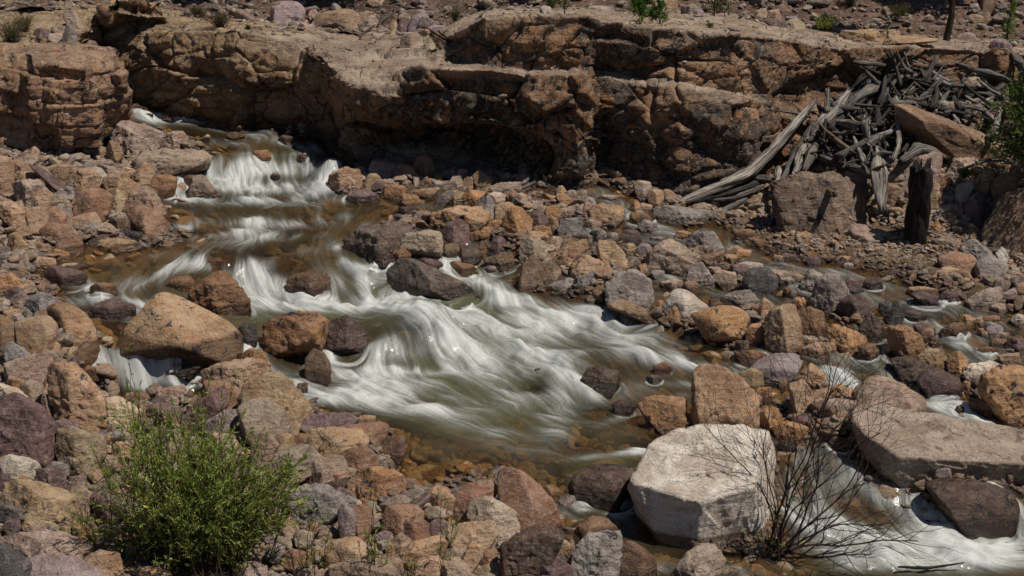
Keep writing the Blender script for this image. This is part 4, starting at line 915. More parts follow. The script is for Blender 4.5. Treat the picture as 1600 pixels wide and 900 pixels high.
FRAME = np.stack([RGT, UPV, FWD])            # rows: across, up in view, away
UPL = FRAME @ np.array([0, 0, 1.0])          # world up in that frame
ROCKS = []
OBST = []; SUBM = []
def stone(poly, flags, seed, small=False, label=None, landmark=None, planes_extra=None, thick=None):
    rg = random.Random(seed * 7 + 1)
    poly = np.array(poly, float)
    x0, x1, y0, y1 = poly[:, 0].min(), poly[:, 0].max(), poly[:, 1].min(), poly[:, 1].max()
    w, h = x1 - x0, y1 - y0
    cx = (x0 + x1) / 2
    base = hit_ledge(cx, y1 - .06 * h) if 'L' in flags else (surf(cx, y1 - .01 * h) if (y1 < 340 and cx > 480) else hit(cx, min(y1 - .01 * h, 935)))
    if 'u' in flags: base = hit(cx, y1 - .45 * h)
    depthd = (base - CAMP) @ FWD
    wr = w * depthd / FPX; hr = h * depthd / FPX
    th = thick if thick else (.50 if 's' not in flags else .62) * (.55 * wr + .45 * min(hr * 1.6, wr)) * rg.uniform(.85, 1.1)
    th = min(th, 1.5 * max(min(wr, hr), .35 * wr)) 
    dc = depthd + th * .36
    if 'u' in flags: dc = depthd + .05
    w_g = 1.0 if w > 200 else 1.06 if w > 60 else 1.12
    poly = (poly - poly.mean(0)) * w_g + poly.mean(0)
    k = dc / FPX
    # lower part runs on below the ground or the water
    yb = y0 + .55 * h
    sink = (.28 if w > 140 else .50) if 'w' in flags else .45
    q = poly.copy(); q[:, 1] = np.where(q[:, 1] > yb, q[:, 1] + (q[:, 1] - yb) / (.45 * h) * sink * h, q[:, 1])
    if 'u' in flags: q[:, 1] += h * .30
    X = (q[:, 0] - 800) * k; U_ = (450 - q[:, 1]) * k
    c = np.array([X.mean() * .5 + .25 * (X.min() + X.max()), U_.mean() * .5 + .25 * (U_.min() + U_.max())])
    P2 = np.stack([X, U_], 1) - c
    # convex outline
    idx = sorted(range(len(P2)), key=lambda i: (P2[i, 0], P2[i, 1]))
    def half_hull(ii):
        o = []
        for i in ii:
            while len(o) >= 2 and np.cross(P2[o[-1]] - P2[o[-2]], P2[i] - P2[o[-2]]) <= 1e-12: o.pop()
            o.append(i)
        return o
    hull = half_hull(idx)[:-1] + half_hull(idx[::-1])[:-1]
    Hp = P2[hull]
    planes = []
    n = len(Hp)
    ang = 'r' not in flags
    hx = .5 * (Hp[:, 0].max() - Hp[:, 0].min()); hy = .5 * (Hp[:, 1].max() - Hp[:, 1].min()); hz = th * .5
    for i in range(n):
        a, b = Hp[i], Hp[(i + 1) % n]; e = b - a; L = np.hypot(*e)
        if L < 1e-5: continue
        nn = np.array([e[1], -e[0]]) / L; d = float(nn @ a)
        if d < .02 * wr: d = .02 * wr
        upn = nn[1]
        if ang:
            af, ab = (rg.uniform(14, 30), rg.uniform(10, 25)) if upn > .25 else (rg.uniform(4, 14), rg.uniform(5, 20)) if upn < -.3 else (rg.uniform(8, 24), rg.uniform(15, 30))
        else:
            af, ab = (rg.uniform(34, 50), rg.uniform(8, 25)) if upn > .25 else (rg.uniform(5, 20), rg.uniform(5, 20)) if upn < -.3 else (rg.uniform(18, 36), rg.uniform(15, 30))
        for sgn, al in ((-1, radians(af)), (1, radians(ab))):
            planes.append((np.array([nn[0] * cos(al), nn[1] * cos(al), sgn * sin(al)]), d * cos(al)))
    # the lit top, leaning toward the water
    tl = radians(18 + (rg.uniform(4, 30) if ang else rg.uniform(10, 25))); tx = rg.uniform(-.32, .32)
    if 's' in flags: tl = radians(18 + rg.uniform(10, 24)); tx = rg.uniform(-.12, .12)
    v = np.array([tx, cos(tl), -sin(tl)]); v /= np.linalg.norm(v)
    top_y = Hp[:, 1].max(); pt = np.array([Hp[np.argmax(Hp[:, 1]), 0] * .5, top_y * .97, .12 * hz]); planes.append((v, max(float(v @ pt), .3 * hy)))
    if 'O' in flags:
        v = np.array([rg.uniform(-.1, .1), -.80, -.60]); v /= np.linalg.norm(v); planes.append((v, float(v @ np.array([0, -.05 * hy, -.95 * hz]))))
    # front faces
    nf = 2 if rg.random() < .6 else 1
    yaw = rg.uniform(-.45, .45)
    if nf == 2:
        for s_ in (-1, 1):
            v = np.array([s_ * rg.uniform(.35, .8) + yaw * .4, rg.uniform(-.15, .35), -1.0]); v /= np.linalg.norm(v); planes.append((v, hz * rg.uniform(.85, 1.05)))
    else:
        v = np.array([yaw, rg.uniform(-.1, .4), -1.0]); v /= np.linalg.norm(v); planes.append((v, hz))
    planes.append((np.array([0, 0, 1.0]), hz * 1.05))
    if planes_extra:
        planes = [q_ for q_ in planes if not planes_extra.get('drop_front') or q_[0][2] > -.2 or q_[0][1] < -.3]
        for nvec, pt in planes_extra['planes']:
            v = np.array(nvec, float); v /= np.linalg.norm(v); pt = np.array([(pt[0] - 800) * k - c[0], (450 - pt[1]) * k - c[1], pt[2]])
            planes.append((v, max(float(v @ pt), .03)))
    if ang:
        for _ in range(5):
            v = np.array([rg.gauss(0, 1), rg.gauss(0, 1), rg.gauss(-.3, 1)]); v /= np.linalg.norm(v)
            sup = abs(v[0]) * hx + abs(v[1]) * hy + abs(v[2]) * hz
            if abs(v[2]) > .35: planes.append((v, sup * rg.uniform(.66, .80)))
    pw = (rg.uniform(45, 90) if ang else rg.uniform(13, 18)) if not planes_extra else 110
    lvl = 6 if w > 120 else 5 if w > 40 else 4 if w > 15 else 3
    ctr = CAMP + RGT * c[0] + UPV * c[1] + FWD * dc
    grow = 1.05 if ang else 1.09
    planes = [(a, b * grow) for a, b in planes]
    V, f = plane_rock('rock', planes, ctr, np.array([hx, hy, hz]), FRAME, lvl, pw, seed % 1000, amp=.8 if w < 150 else .30, relief=(1.0 if ang else .7) * (1 if w < 150 else .5))
    ckey = [ch for ch in flags if ch in COL and ch not in 'rw'] or [flags[0]]
    ck = flags[0]
    colr = np.array(COL[ck]) * 1.22 * rg.uniform(.86, 1.14) * np.array([1 + rg.uniform(-.05, .06), 1, 1 + rg.uniform(-.07, .06)])
    colr = np.clip(colr.mean() + (colr - colr.mean()) * 1.06, .01, 1)
    origin = np.array([V[:, 0].mean(), V[:, 1].mean(), V[:, 2].min()])
    name = 'boulder' if max(w, h) * (depthd / 16) > 52 else 'rock'
    me = raw_mesh(name, V - origin, f)
    wetv = 0.0
    fl = flags[1:]
    if 'w' in fl: wetv = rg.uniform(.45, .8)
    if 'k' == ck: wetv = max(wetv, .2)
    o = new_obj(name, me, M_ROCK, color=colr)
    o.location = Vector(tuple(origin))
    o['wet'] = float(wetv)
    o['stain'] = float({'o': .85, 't': .45, 'y': .5, 'r': .35, 'p': .18, 'c': .25, 'd': .3, 'b': .25}.get(ck, .06) * rg.uniform(.5, 1.1))
    o['varnish'] = float(.85 if 'v' in fl else rg.choice([.15, .3, .5]))
    o['category'] = name
    o['waterline'] = float(samp(SG, ctr[0], ctr[1] - .1)) + (.085 if 'w' in fl else .05) - float(origin[2]) if ('L' not in fl and float(samp(RD, ctr[0], ctr[1] - .15)) > -.30) else -9.0
    if 'u' in fl:
        o.location.z += float(samp(SG, ctr[0], ctr[1])) - .035 - V[:, 2].max(); SUBM.append((ctr[0], ctr[1], wr * .5))
    if 'w' in fl and 'u' not in fl: OBST.append((ctr[0], ctr[1], max(wr * .55, .05)))
    ROCKS.append(dict(o=o, ck=ck, fl=fl, cx=cx, cy=(y0 + y1) / 2, w=w, h=h, wr=wr, name=name, label=label, landmark=landmark, ang=ang))
    return o

_seed = 100
for line in BIG.strip().split('\n'):
    f_ = line.split('|'); nums = [float(v) for v in f_[1].split()]
    _seed += 13
    stone([(nums[i], nums[i + 1]) for i in range(0, len(nums), 2)], f_[0], _seed, label=f_[2] if len(f_) > 2 else None, landmark=f_[3] if len(f_) > 3 else None)
for tok in SMALL.replace('\n', '').split(';'):
    a = tok.split(); x, y, w, h, t = [float(v) for v in a[:5]]; _seed += 13
    rg = random.Random(_seed); n = rg.choice([5, 6, 7, 8]); c_, s_ = cos(radians(t)), sin(radians(t)); pts = []
    for i in range(n):
        an = 2 * pi * (i + rg.uniform(-.28, .28)) / n + .3
        ex, ey = cos(an), sin(an); q = (abs(ex) ** 2.8 + abs(ey) ** 2.8) ** (-1 / 2.8)
        ex, ey = ex * q * w / 2 * rg.uniform(.9, 1.05), ey * q * h / 2 * rg.uniform(.9, 1.05)
        pts.append((x + ex * c_ - ey * s_, y + ex * s_ + ey * c_))
    stone(pts, a[5], _seed, small=True)

# the huge white boulder: big top sloping to the viewer, a front in two planes and a narrow right side
stone([(992, 757), (1000, 738), (1018, 700), (1030, 688), (1060, 675), (1110, 663), (1165, 664), (1210, 685), (1222, 705), (1217, 760), (1205, 825), (1180, 850), (1130, 863), (1080, 857), (1030, 832), (1012, 810)],
      'wa', 4242, label='huge white boulder with a broad flat sunlit top, largest rock beside the bottom rapids', landmark='the huge white boulder', thick=1.45,
      planes_extra=dict(drop_front=True, planes=[((-.05, .78, -.62), (1090, 764, -.62)), ((-.42, -.30, -.86), (1060, 772, -.60)), ((.30, -.34, -.9), (1110, 772, -.60)), ((.90, .05, -.43), (1168, 775, -.45))]))
ROCKS[-1]['o'].color = (.88, .80, .69, 1); ROCKS[-1]['o']['wet'] = 0.0; ROCKS[-1]['o']['stain'] = .12; ROCKS[-1]['o']['varnish'] = .15
# the great flat slab at the right edge
stone([(1336, 637), (1360, 625), (1420, 634), (1475, 644), (1560, 662), (1615, 682), (1618, 712), (1592, 728), (1582, 757), (1560, 760), (1500, 750), (1440, 750), (1400, 738), (1360, 718), (1342, 692)],
      'ps', 4343, label='great flat pinkish grey slab lying over the right channel', landmark='the great flat slab', thick=1.3,
      planes_extra=dict(drop_front=True, planes=[((.10, .86, -.50), (1462, 704, -.50)), ((.05, -.45, -.9), (1462, 712, -.55)), ((-.75, -.1, -.65), (1350, 690, -.35)), ((.5, .2, -.85), (1588, 728, -.5))]))
ROCKS[-1]['o'].color = (.47, .375, .295, 1); ROCKS[-1]['o']['varnish'] = .45

for r_ in ROCKS:
    if r_['landmark'] == 'the banded boulder': r_['o'].color = (.235, .165, .12, 1)
    if r_['landmark'] == 'the dark granite boulder': r_['o'].color = (.23, .185, .15, 1)
    if r_['landmark'] == 'the big brown boulder': r_['o'].color = (.26, .19, .155, 1)
# ------------------------------------------------------------------ a label for every stone
LM = [(r['landmark'], r['cx'], r['cy'], r) for r in ROCKS if r['landmark']] + [('the willow bush', 310, 770, None), ('the charred stump', 1431, 318, None), ('the bare twiggy bush', 1300, 800, None), ('the first falls', 420, 265, None),
      ('the main drop', 570, 430, None), ('the small side falls', 210, 570, None), ('the gorge mouth', 205, 180, None), ('the driftwood heap', 1350, 200, None), ('the calm pool', 720, 720, None), ('the block outcrop', 100, 160, None)]
def dirn(dx, dy):
    a = math.degrees(math.atan2(dy * 1.3, dx)); k = int(round(a / 45)) % 8
    return ['right of', 'below right of', 'below', 'below left of', 'left of', 'above left of', 'above', 'above right of'][k]
used = {}
for r in ROCKS:
    if r['label']:
        r['o']['label'] = r['label']; used[r['label']] = 1
for r in ROCKS:
    if r['label']: continue
    ds = sorted((math.hypot(r['cx'] - l[1], (r['cy'] - l[2]) * 1.3), i) for i, l in enumerate(LM) if l[3] is not r)
    size = 'tiny' if r['wr'] < .10 else 'small' if r['wr'] < .18 else 'fist to head sized' if r['wr'] < .0 else 'mid-sized' if r['wr'] < .34 else 'large'
    shp = 'flat' if ('s' in r['fl'] or r['w'] > 2.4 * r['h']) else 'rounded' if not r['ang'] else 'upright' if r['h'] > 1.25 * r['w'] else 'angular'
    st = ' submerged' if 'u' in r['fl'] else ' wet' if 'w' in r['fl'] else ''
    base = f"{size}{st} {CNAME[r['ck']]} {shp} {r['name']}"
    cands = []
    for d, i in ds[:3]:
        l = LM[i]; far = 'just ' if d < 45 else '' if d < 95 else 'some way '
        cands.append(f"{base} {far}{dirn(r['cx'] - l[1], r['cy'] - l[2])} {l[0]}")
    if ds:
        l, l2 = LM[ds[0][1]], LM[ds[1][1]]
        cands.append(f"{base} {dirn(r['cx'] - l[1], r['cy'] - l[2])} {l[0]}, toward {l2[0]}")
        l2 = LM[ds[2][1]]; cands.append(f"{base} {dirn(r['cx'] - l[1], r['cy'] - l[2])} {l[0]}, toward {l2[0]}")
    for c in cands:
        if c not in used and len(c.split()) <= 16: break
    else: c = cands[0]
    used[c] = used.get(c, 0) + 1
    r['o']['label'] = c
for r in ROCKS:
    if used.get(r['o']['label'], 0) > 1: r['o']['group'] = 'rocks of the stream banks'
    else:
        r['o']['group'] = 'rocks standing in the stream' if 'w' in r['fl'] else 'rocks on the cliff top' if 'L' in r['fl'] else 'rocks of the stream banks'
# ------------------------------------------------------------------ small stones nobody would count
def template(seed, level):
    rg = np.random.default_rng(seed)
    v, f = ICO[level]
    k = 13; N = rg.standard_normal((k, 3)); N /= np.linalg.norm(N, axis=1)[:, None]
    D = rg.uniform(.62, 1.0, k); p = rg.choice([9, 16, 28])
    r = (np.clip(v @ N.T, 1e-6, None) ** p / D ** p).sum(1) ** (-1 / p); r = np.minimum(r, 1.25)
    r = r * (1 + .06 * fbm(v * 2.2 + seed, 3, seed))
    return v * r[:, None], f
TP = {l: [template(500 + i + 40 * l, l) for i in range(14)] for l in (1, 2, 3)}
class Bag:
    def __init__(s): s.V = []; s.F = []; s.C = []; s.S = []; s.Wt = []; s.n = 0
    def add(s, rg, pos, size, col, wet, stain, level, flat=.62):
        v, f = TP[level][rg.integers(14)]
        sc = np.array([size * rg.uniform(.8, 1.6), size * rg.uniform(.6, 1.1), size * flat * rg.uniform(.55, 1.4)]) * .5
        a, b, c = rg.uniform(0, 6.28), rg.normal(0, .35), rg.normal(0, .35)
        Rz = np.array([[cos(a), -sin(a), 0], [sin(a), cos(a), 0], [0, 0, 1]]); Rx = np.array([[1, 0, 0], [0, cos(b), -sin(b)], [0, sin(b), cos(b)]]); Ry = np.array([[cos(c), 0, sin(c)], [0, 1, 0], [-sin(c), 0, cos(c)]])
        V = (v * sc) @ (Rz @ Rx @ Ry).T + pos
        s.V.append(V); s.F.append(f + s.n); s.n += len(V)
        s.C.append(np.repeat(np.array(col)[None], len(V), 0)); s.S.append(np.full(len(V), stain)); s.Wt.append(np.full(len(V), wet))
    def build(s, name, mat, **props):
        me = raw_mesh(name, np.concatenate(s.V), np.concatenate(s.F), {'col': np.concatenate(s.C), 'stain': np.concatenate(s.S), 'wet': np.concatenate(s.Wt), 'varnish': np.full(s.n, .2)})
        return new_obj(name, me, mat, **props)
rg = np.random.default_rng(77)
PAL_L = ['t', 't', 't', 'p', 'r', 'm', 'b', 'g', 'y', 'o', 'c', 'l', 'o']
PAL_R = ['o', 't', 'o', 't', 'y', 'o', 'p', 'm', 'c', 'r']
bag = Bag(); bed = Bag()
n_try = 0
def stone_colour(px, py, orange):
    pal = PAL_R if orange else PAL_L
    c = np.array(COL[pal[rg.integers(len(pal))]]) * rg.uniform(.78, 1.1); return np.clip(c.mean() + (c - c.mean()) * 1.05, .01, 1)
N_BANK = 15000
_RX = np.array([[r['cx'], r['cy'], r['w'] / 2 * .85, r['h'] / 2 * .85] for r in ROCKS if r['w'] > 16 and 'u' not in r['fl'] and 'L' not in r['fl']])
def hidden(px, py):
    return bool(((((px - _RX[:, 0]) / _RX[:, 2]) ** 2 + ((py - _RX[:, 1]) / _RX[:, 3]) ** 2) < 1).any())
cnt = 0
while cnt < N_BANK and n_try < 130000:
    n_try += 1
    py = rg.uniform(190, 905); 
    if rg.random() > .45 + .55 * (1 - (py - 190) / 715): continue
    px = rg.uniform(-25, 1625)
    g = hit(px, py)
    rd = float(samp(RD, g[0], g[1]))
    if rd > .03: continue
    if 1180 < px < 1600 and 100 < py < 235: continue
    if 480 < px < 1230 and py < 262: continue
    if px > 1230 and py < 150: continue
    if px < 200 and py < 225: continue
    grav = 1150 < px < 1480 and 335 < py < 430
    if hidden(px, py): continue
    size = float(np.clip(rg.lognormal(np.log(.060), .5), .022, .19))
    if grav: size = float(np.clip(rg.lognormal(np.log(.042), .45), .018, .11))
    if cnt < 3200 and rd > -.14: continue
    if cnt < 3200 and not grav: size = float(rg.choice([rg.uniform(.09, .16), rg.uniform(.14, .27)]))
    z = float(samp(GG, g[0], g[1])) + (-.10 * size if cnt < 3200 and not grav else 0)
    orange = grav or (px > 900 and rg.random() < .75) or (px > 600 and rg.random() < .5)
    pxs = size * FPX / g[1] * .64
    lvl = 3 if pxs > 18 else 2 if pxs > 5 else 1
    bag.add(rg, np.array([g[0], g[1], z + size * rg.uniform(-.05, .25)]), size, stone_colour(px, py, orange), float(np.clip(.75 + rd * 2.2, 0, .7)) if rd > -.34 else 0.0, .25, lvl)
    cnt += 1
for _ in range(3600):                      # the banks go on beyond the picture's edges
    px = rg.choice([rg.uniform(-420, -25), rg.uniform(1625, 2050)]); py = rg.uniform(215, 930); g = hit(px, py)
    if float(samp(RD, g[0], g[1])) > 0: continue
    size = float(np.clip(rg.lognormal(np.log(.14), .5), .05, .45)); z = float(samp(GG, g[0], g[1]))
    bag.add(rg, np.array([g[0], g[1], z + size * .1]), size, stone_colour(px, py, px > 800), 0.0, .25, 2)
bag.build('rubble', M_RUB, kind='stuff', label='small loose stones and gravel filling the gaps between the rocks', category='rubble')
cnt = 0; n_try = 0
while cnt < 3600 and n_try < 30000:
    n_try += 1
    px, py = rg.uniform(40, 1600), rg.uniform(180, 900)
    g = hit(px, py); rd = float(samp(RD, g[0], g[1]))
    if rd < .05: continue
    size = float(np.clip(rg.lognormal(np.log(.13), .5), .04, .36))
    z = float(samp(GG, g[0], g[1])); s0 = float(samp(SG, g[0], g[1]))
    zz = min(z + size * .18, s0 - .03 - size * .25)
    bed.add(rg, np.array([g[0], g[1], zz]), size, np.array(COL[['o', 't', 'y', 'b', 'm', 'o'][rg.integers(6)]]) * rg.uniform(.8, 1.3), .15, .4, 2, .5)
    cnt += 1
bed.build('stream_bed_stones', M_RUB, kind='stuff', label='rounded stones on the bed seen through the shallow water', category='stones')
hill = Bag(); cnt = 0
hp = HQ[(HQ[..., 1] < 31) & (np.abs(HQ[..., 0]) < 12)]
for _ in range(3800):
    q = hp[rg.integers(len(hp))]; y_near = q[1]
    size = float(np.clip(rg.lognormal(np.log(.085), .6), .03, .42))
    hill.add(rg, q + np.array([rg.uniform(-.05, .05), rg.uniform(-.05, .05), size * .12]), size, np.array(COL[['t', 'p', 'b', 'm', 'c', 'l', 'r'][rg.integers(7)]]) * rg.uniform(.6, 1.0), 0, .15, 2 if size > .07 else 1)
# loose stones lying on the ledges of the cliff
flat = CL[2:-2, 2:-2].reshape(-1, 3); 
nn = np.cross(np.gradient(CL, axis=0), np.gradient(CL, axis=1)); nn /= np.linalg.norm(nn, axis=-1, keepdims=True); fl_m = np.abs(nn[..., 2]) > .93
fp = CL[fl_m & (CL[..., 1] < 26)]
for _ in range(700):
    q = fp[rg.integers(len(fp))]
    size = float(np.clip(rg.lognormal(np.log(.05), .5), .02, .2))
    hill.add(rg, q + np.array([0, 0, size * .15]), size, np.array(COL[['t', 'p', 'c', 'l', 'r'][rg.integers(5)]]) * rg.uniform(.8, 1.1), 0, .15, 1)
hill.build('hillside_stones', M_RUB, kind='stuff', label='loose stones scattered over the hillside and cliff ledges', category='stones')
# ------------------------------------------------------------------ the stream: a real surface whose streaks follow the current
FLOW = """215 178 40 6;300 186 40 5;380 200 40 14;460 222 25 16;250 205 40 6;340 225 20 12;
300 260 -14 20;350 255 -4 28;400 255 0 30;450 258 2 30;490 262 -2 28;525 268 -26 14;280 290 -18 14;400 290 6 16;330 305 10 14;480 305 22 8;590 312 -20 8;640 325 -25 10;
300 330 20 12;400 335 14 18;500 335 10 14;350 352 6 20;450 352 6 20;560 355 -18 12;350 385 -26 12;250 402 -26 8;450 382 -14 12;550 378 -14 12;620 395 -5 14;
140 435 -12 14;200 440 -16 14;300 420 -20 12;150 465 4 18;230 455 16 12;170 500 10 18;200 535 6 20;270 540 -10 16;170 580 0 25;230 580 8 25;220 610 20 6;280 600 22 2;
420 430 12 20;400 450 18 16;500 430 4 26;570 430 -2 30;640 440 4 20;350 455 20 10;430 475 28 6;550 480 30 4;650 478 30 5;700 420 12 20;745 400 14 16;760 440 12 22;790 470 24 10;720 480 28 8;
620 510 4 20;560 520 -10 22;660 520 14 18;710 525 24 12;600 560 2 26;650 560 6 24;385 520 4 24;400 560 12 20;440 590 22 10;500 560 8 20;
520 600 24 8;600 600 28 6;560 630 28 8;640 640 28 4;700 580 28 8;740 540 26 8;800 500 30 6;850 540 28 7;900 500 30 5;800 600 24 10;850 600 18 13;700 640 28 6;780 650 26 9;850 670 26 7;
700 700 24 4;780 700 26 4;870 705 28 4;950 700 30 0;720 740 20 2;820 740 22 4;900 560 24 6;960 580 14 12;900 630 16 16;950 640 22 10;1000 660 24 4;950 530 28 10;1030 550 28 10;1100 575 28 10;1170 590 28 8;1060 600 20 8;
860 765 16 14;920 780 26 6;980 790 24 14;970 840 24 14;1020 880 28 8;1100 905 28 6;
1250 585 22 6;1330 595 22 8;1400 590 4 20;1440 610 22 10;1500 635 26 11;1590 672 26 12;1250 690 4 18;1260 730 6 20;1330 740 8 20;1400 780 18 20;1380 830 22 10;1450 850 28 4;1300 860 26 6;1550 850 30 -1;1600 780 26 10;1640 870 30 2;
960 320 16 16;980 345 14 12;1060 372 28 0;1140 382 12 20;1200 414 28 4;1330 435 28 6;1450 470 28 8;1560 500 28 8;1150 455 28 4;1230 480 18 20;1290 530 18 20;1350 560 22 8;1480 530 22 10;1400 550 18 10"""
FOAM = """230 178 34 14 20 1;290 184 75 9 4 1;380 206 70 7 8 .6;340 222 80 8 0 .5;470 228 50 9 10 .6;250 172 30 6 10 .7;440 240 90 5 0 .35;
430 262 100 16 0 .85;345 276 60 20 0 1;300 275 36 18 -30 1;420 292 115 11 0 1;520 272 30 18 -30 .95;400 312 130 10 0 .75;290 308 40 8 0 .65;480 300 40 10 -10 .7;270 300 20 10 0 .6;
420 346 130 9 0 .72;290 352 20 6 0 .95;520 338 60 8 -8 .6;390 345 20 10 0 .6;600 352 70 9 -10 .6;350 364 100 9 -6 .55;
350 388 130 18 -22 .40;500 385 80 14 -15 .36;450 368 80 9 -5 .5;310 412 80 14 10 .55;
395 430 20 30 -60 .85;400 450 45 14 10 .9;455 445 25 20 0 .7;500 440 22 24 0 .65;530 440 12 26 0 .55;575 428 36 34 0 1;640 455 50 14 0 .9;470 472 120 13 0 .98;600 470 80 12 5 .95;540 480 130 12 0 .7;660 475 80 12 8 .85;720 488 90 18 10 .7;
700 412 45 14 30 .8;760 440 42 26 20 1;800 468 50 11 5 .95;730 385 20 15 40 .8;690 425 40 8 30 .5;
155 448 44 12 0 .85;130 470 50 10 0 .7;225 478 50 12 20 .75;190 495 40 7 0 .55;120 440 30 8 0 .5;240 430 70 12 -20 .65;
195 572 55 22 0 .95;225 592 66 12 0 .95;150 560 12 14 0 .9;280 590 30 12 0 .6;240 575 50 10 0 .8;
385 545 20 30 20 .85;440 582 50 16 25 .95;515 548 20 22 0 .75;470 600 40 12 0 .8;480 560 16 20 0 .6;
590 560 30 22 0 .62;640 555 40 22 0 .40;700 540 26 34 10 .8;660 500 70 12 0 .32;720 510 30 16 30 .6;640 578 110 9 0 .95;
600 592 110 12 4 .75;560 622 110 14 6 .62;490 625 40 8 0 .5;750 550 100 36 18 .9;860 505 120 30 0 .92;840 550 100 30 20 .75;560 610 130 16 5 .7;930 500 80 20 8 .6;790 600 90 30 30 .62;700 625 120 22 10 .62;620 640 90 12 6 .55;860 640 50 40 50 .5;780 690 70 14 12 .30;740 665 60 14 15 .5;
960 520 90 18 8 .65;1010 560 100 16 12 .55;1080 565 90 14 16 .65;1140 582 40 9 14 .75;890 585 50 16 30 .7;930 618 70 18 0 .65;880 560 60 8 -20 .5;870 690 60 20 20 .3;1080 600 70 8 0 .5;1000 640 70 7 -20 .6;
1000 705 50 7 -6 .95;930 712 60 5 -8 .5;
920 784 66 10 0 .85;880 800 40 8 20 .5;970 800 30 18 40 .5;960 850 40 10 30 .55;1030 882 70 12 10 .65;1150 890 60 10 0 .5;
1320 600 50 16 20 .85;1280 582 50 10 0 .7;1400 588 24 24 0 .8;1480 636 70 16 18 .95;1570 668 60 16 20 .95;1270 500 30 10 30 .7;1360 610 40 8 10 .5;
1250 720 26 40 20 .45;1300 740 50 40 20 .50;1370 770 60 30 40 .55;1440 800 46 40 45 .95;1480 815 40 20 20 1;1400 850 190 24 0 .9;1540 850 110 26 0 .85;1500 870 120 20 0 .8;1570 775 40 14 30 .45;1300 820 80 30 20 .75;1380 880 180 16 0 .6;1620 830 60 30 0 .8;1250 790 50 30 20 .6;
980 338 9 8 0 .6;985 350 18 4 0 .5;1140 378 12 12 0 .8;1120 398 24 4 0 .6;1200 416 34 5 0 .7;1260 422 30 4 0 .5;1275 515 20 16 40 .9;1300 535 26 10 40 .9;1340 560 30 10 20 .6;1230 470 30 4 10 .5;1370 545 20 8 40 .8;1460 515 34 12 20 .8;1500 535 34 12 30 .8;1590 530 40 10 0 .5;1440 500 20 5 0 .5;1560 500 40 5 10 .5;1350 470 40 4 0 .4;1050 372 20 3 0 .4;720 372 14 10 0 .7;240 210 40 3 0 .4"""
GREEN = [(575, 425, 40, 30), (450, 490, 120, 25), (780, 500, 120, 60), (720, 560, 120, 60), (430, 260, 80, 20), (1450, 870, 180, 40), (800, 620, 120, 60), (950, 730, 60, 20), (500, 490, 80, 12), (640, 470, 80, 12), (620, 640, 120, 30)]
WS = 0.0145
WX0, WX1, WY0, WY1 = -9.2, 7.6, 11.0, 24.6
wx = np.arange(WX0, WX1, WS); wy = np.arange(WY0, WY1, WS)
WX, WY = np.meshgrid(wx, wy)
Wz = samp(SG, WX, WY); Wd = samp(RD, WX, WY)
cs = 5                               # coarse lattice for the current
CXg, CYg = WX[::cs, ::cs], WY[::cs, ::cs]
num_u = np.zeros(CXg.shape); num_v = np.zeros(CXg.shape); den = np.zeros(CXg.shape)
for tok in FLOW.replace('\n', '').split(';'):
    a = [float(v) for v in tok.split()]
    p0 = hit(a[0], a[1]); zz = p0[2]
    p1 = at_z(a[0] + a[2] * .5, a[1] + a[3] * .5, zz - .0)
    d = (p1 - p0)[:2]
    if a[3] > 17: d = d * np.array([1.0, .6])
    d = d / (np.linalg.norm(d) + 1e-9)
    w = 1 / (((CXg - p0[0]) ** 2 + (CYg - p0[1]) ** 2) + .015) ** 1.6
    num_u += w * d[0]; num_v += w * d[1]; den += w
U = num_u / den; Vv = num_v / den
# eddies and the small wander of fast water
q = np.stack([CXg.ravel() * 2.4, CYg.ravel() * 2.4, np.zeros(CXg.size)], 1)
ps = fbm(q, 3, 55).reshape(CXg.shape)
gyv, gxv = np.gradient(ps, WS * cs)
U = U + .10 * gyv; Vv = Vv - .10 * gxv
ps2 = fbm(q * 2.6 + 9, 2, 56).reshape(CXg.shape); gyv, gxv = np.gradient(ps2, WS * cs); U = U + .025 * gyv; Vv = Vv - .025 * gxv
# the current parts round every boulder that stands in the water
for (ox, oy, orr) in OBST:
    dx = CXg - ox; dy = CYg - oy; r2 = dx * dx + dy * dy + 1e-6; r = np.sqrt(r2)
    f = np.clip(orr * orr * 1.1 / r2, 0, 1) * np.exp(-np.clip(r / orr - 1, 0, None) * .6)
    nx_, ny_ = dx / r, dy / r; vn = U * nx_ + Vv * ny_
    U = U - f * vn * nx_ * 1.0; Vv = Vv - f * vn * ny_ * 1.0
L = np.sqrt(U * U + Vv * Vv) + 1e-6; U /= L; Vv /= L
def up(A):
    fy = np.clip(np.arange(WX.shape[0]) / cs, 0, A.shape[0] - 1.001); fx = np.clip(np.arange(WX.shape[1]) / cs, 0, A.shape[1] - 1.001)
    iy = fy.astype(int)[:, None]; ix = fx.astype(int)[None]; fy = (fy - fy.astype(int))[:, None]; fx = (fx - fx.astype(int))[None]
    return A[iy, ix] * (1 - fx) * (1 - fy) + A[iy, ix + 1] * fx * (1 - fy) + A[iy + 1, ix] * (1 - fx) * fy + A[iy + 1, ix + 1] * fx * fy
U = up(U).astype(np.float32); Vv = up(Vv).astype(np.float32)
rng = np.random.default_rng(4)
def blur(A, n):
    for _ in range(n):
        A = (np.roll(A, 1, 0) + A + np.roll(A, -1, 0)) / 3; A = (np.roll(A, 1, 1) + A + np.roll(A, -1, 1)) / 3
    return A
def unit(A): return (A - A.mean()) / A.std()
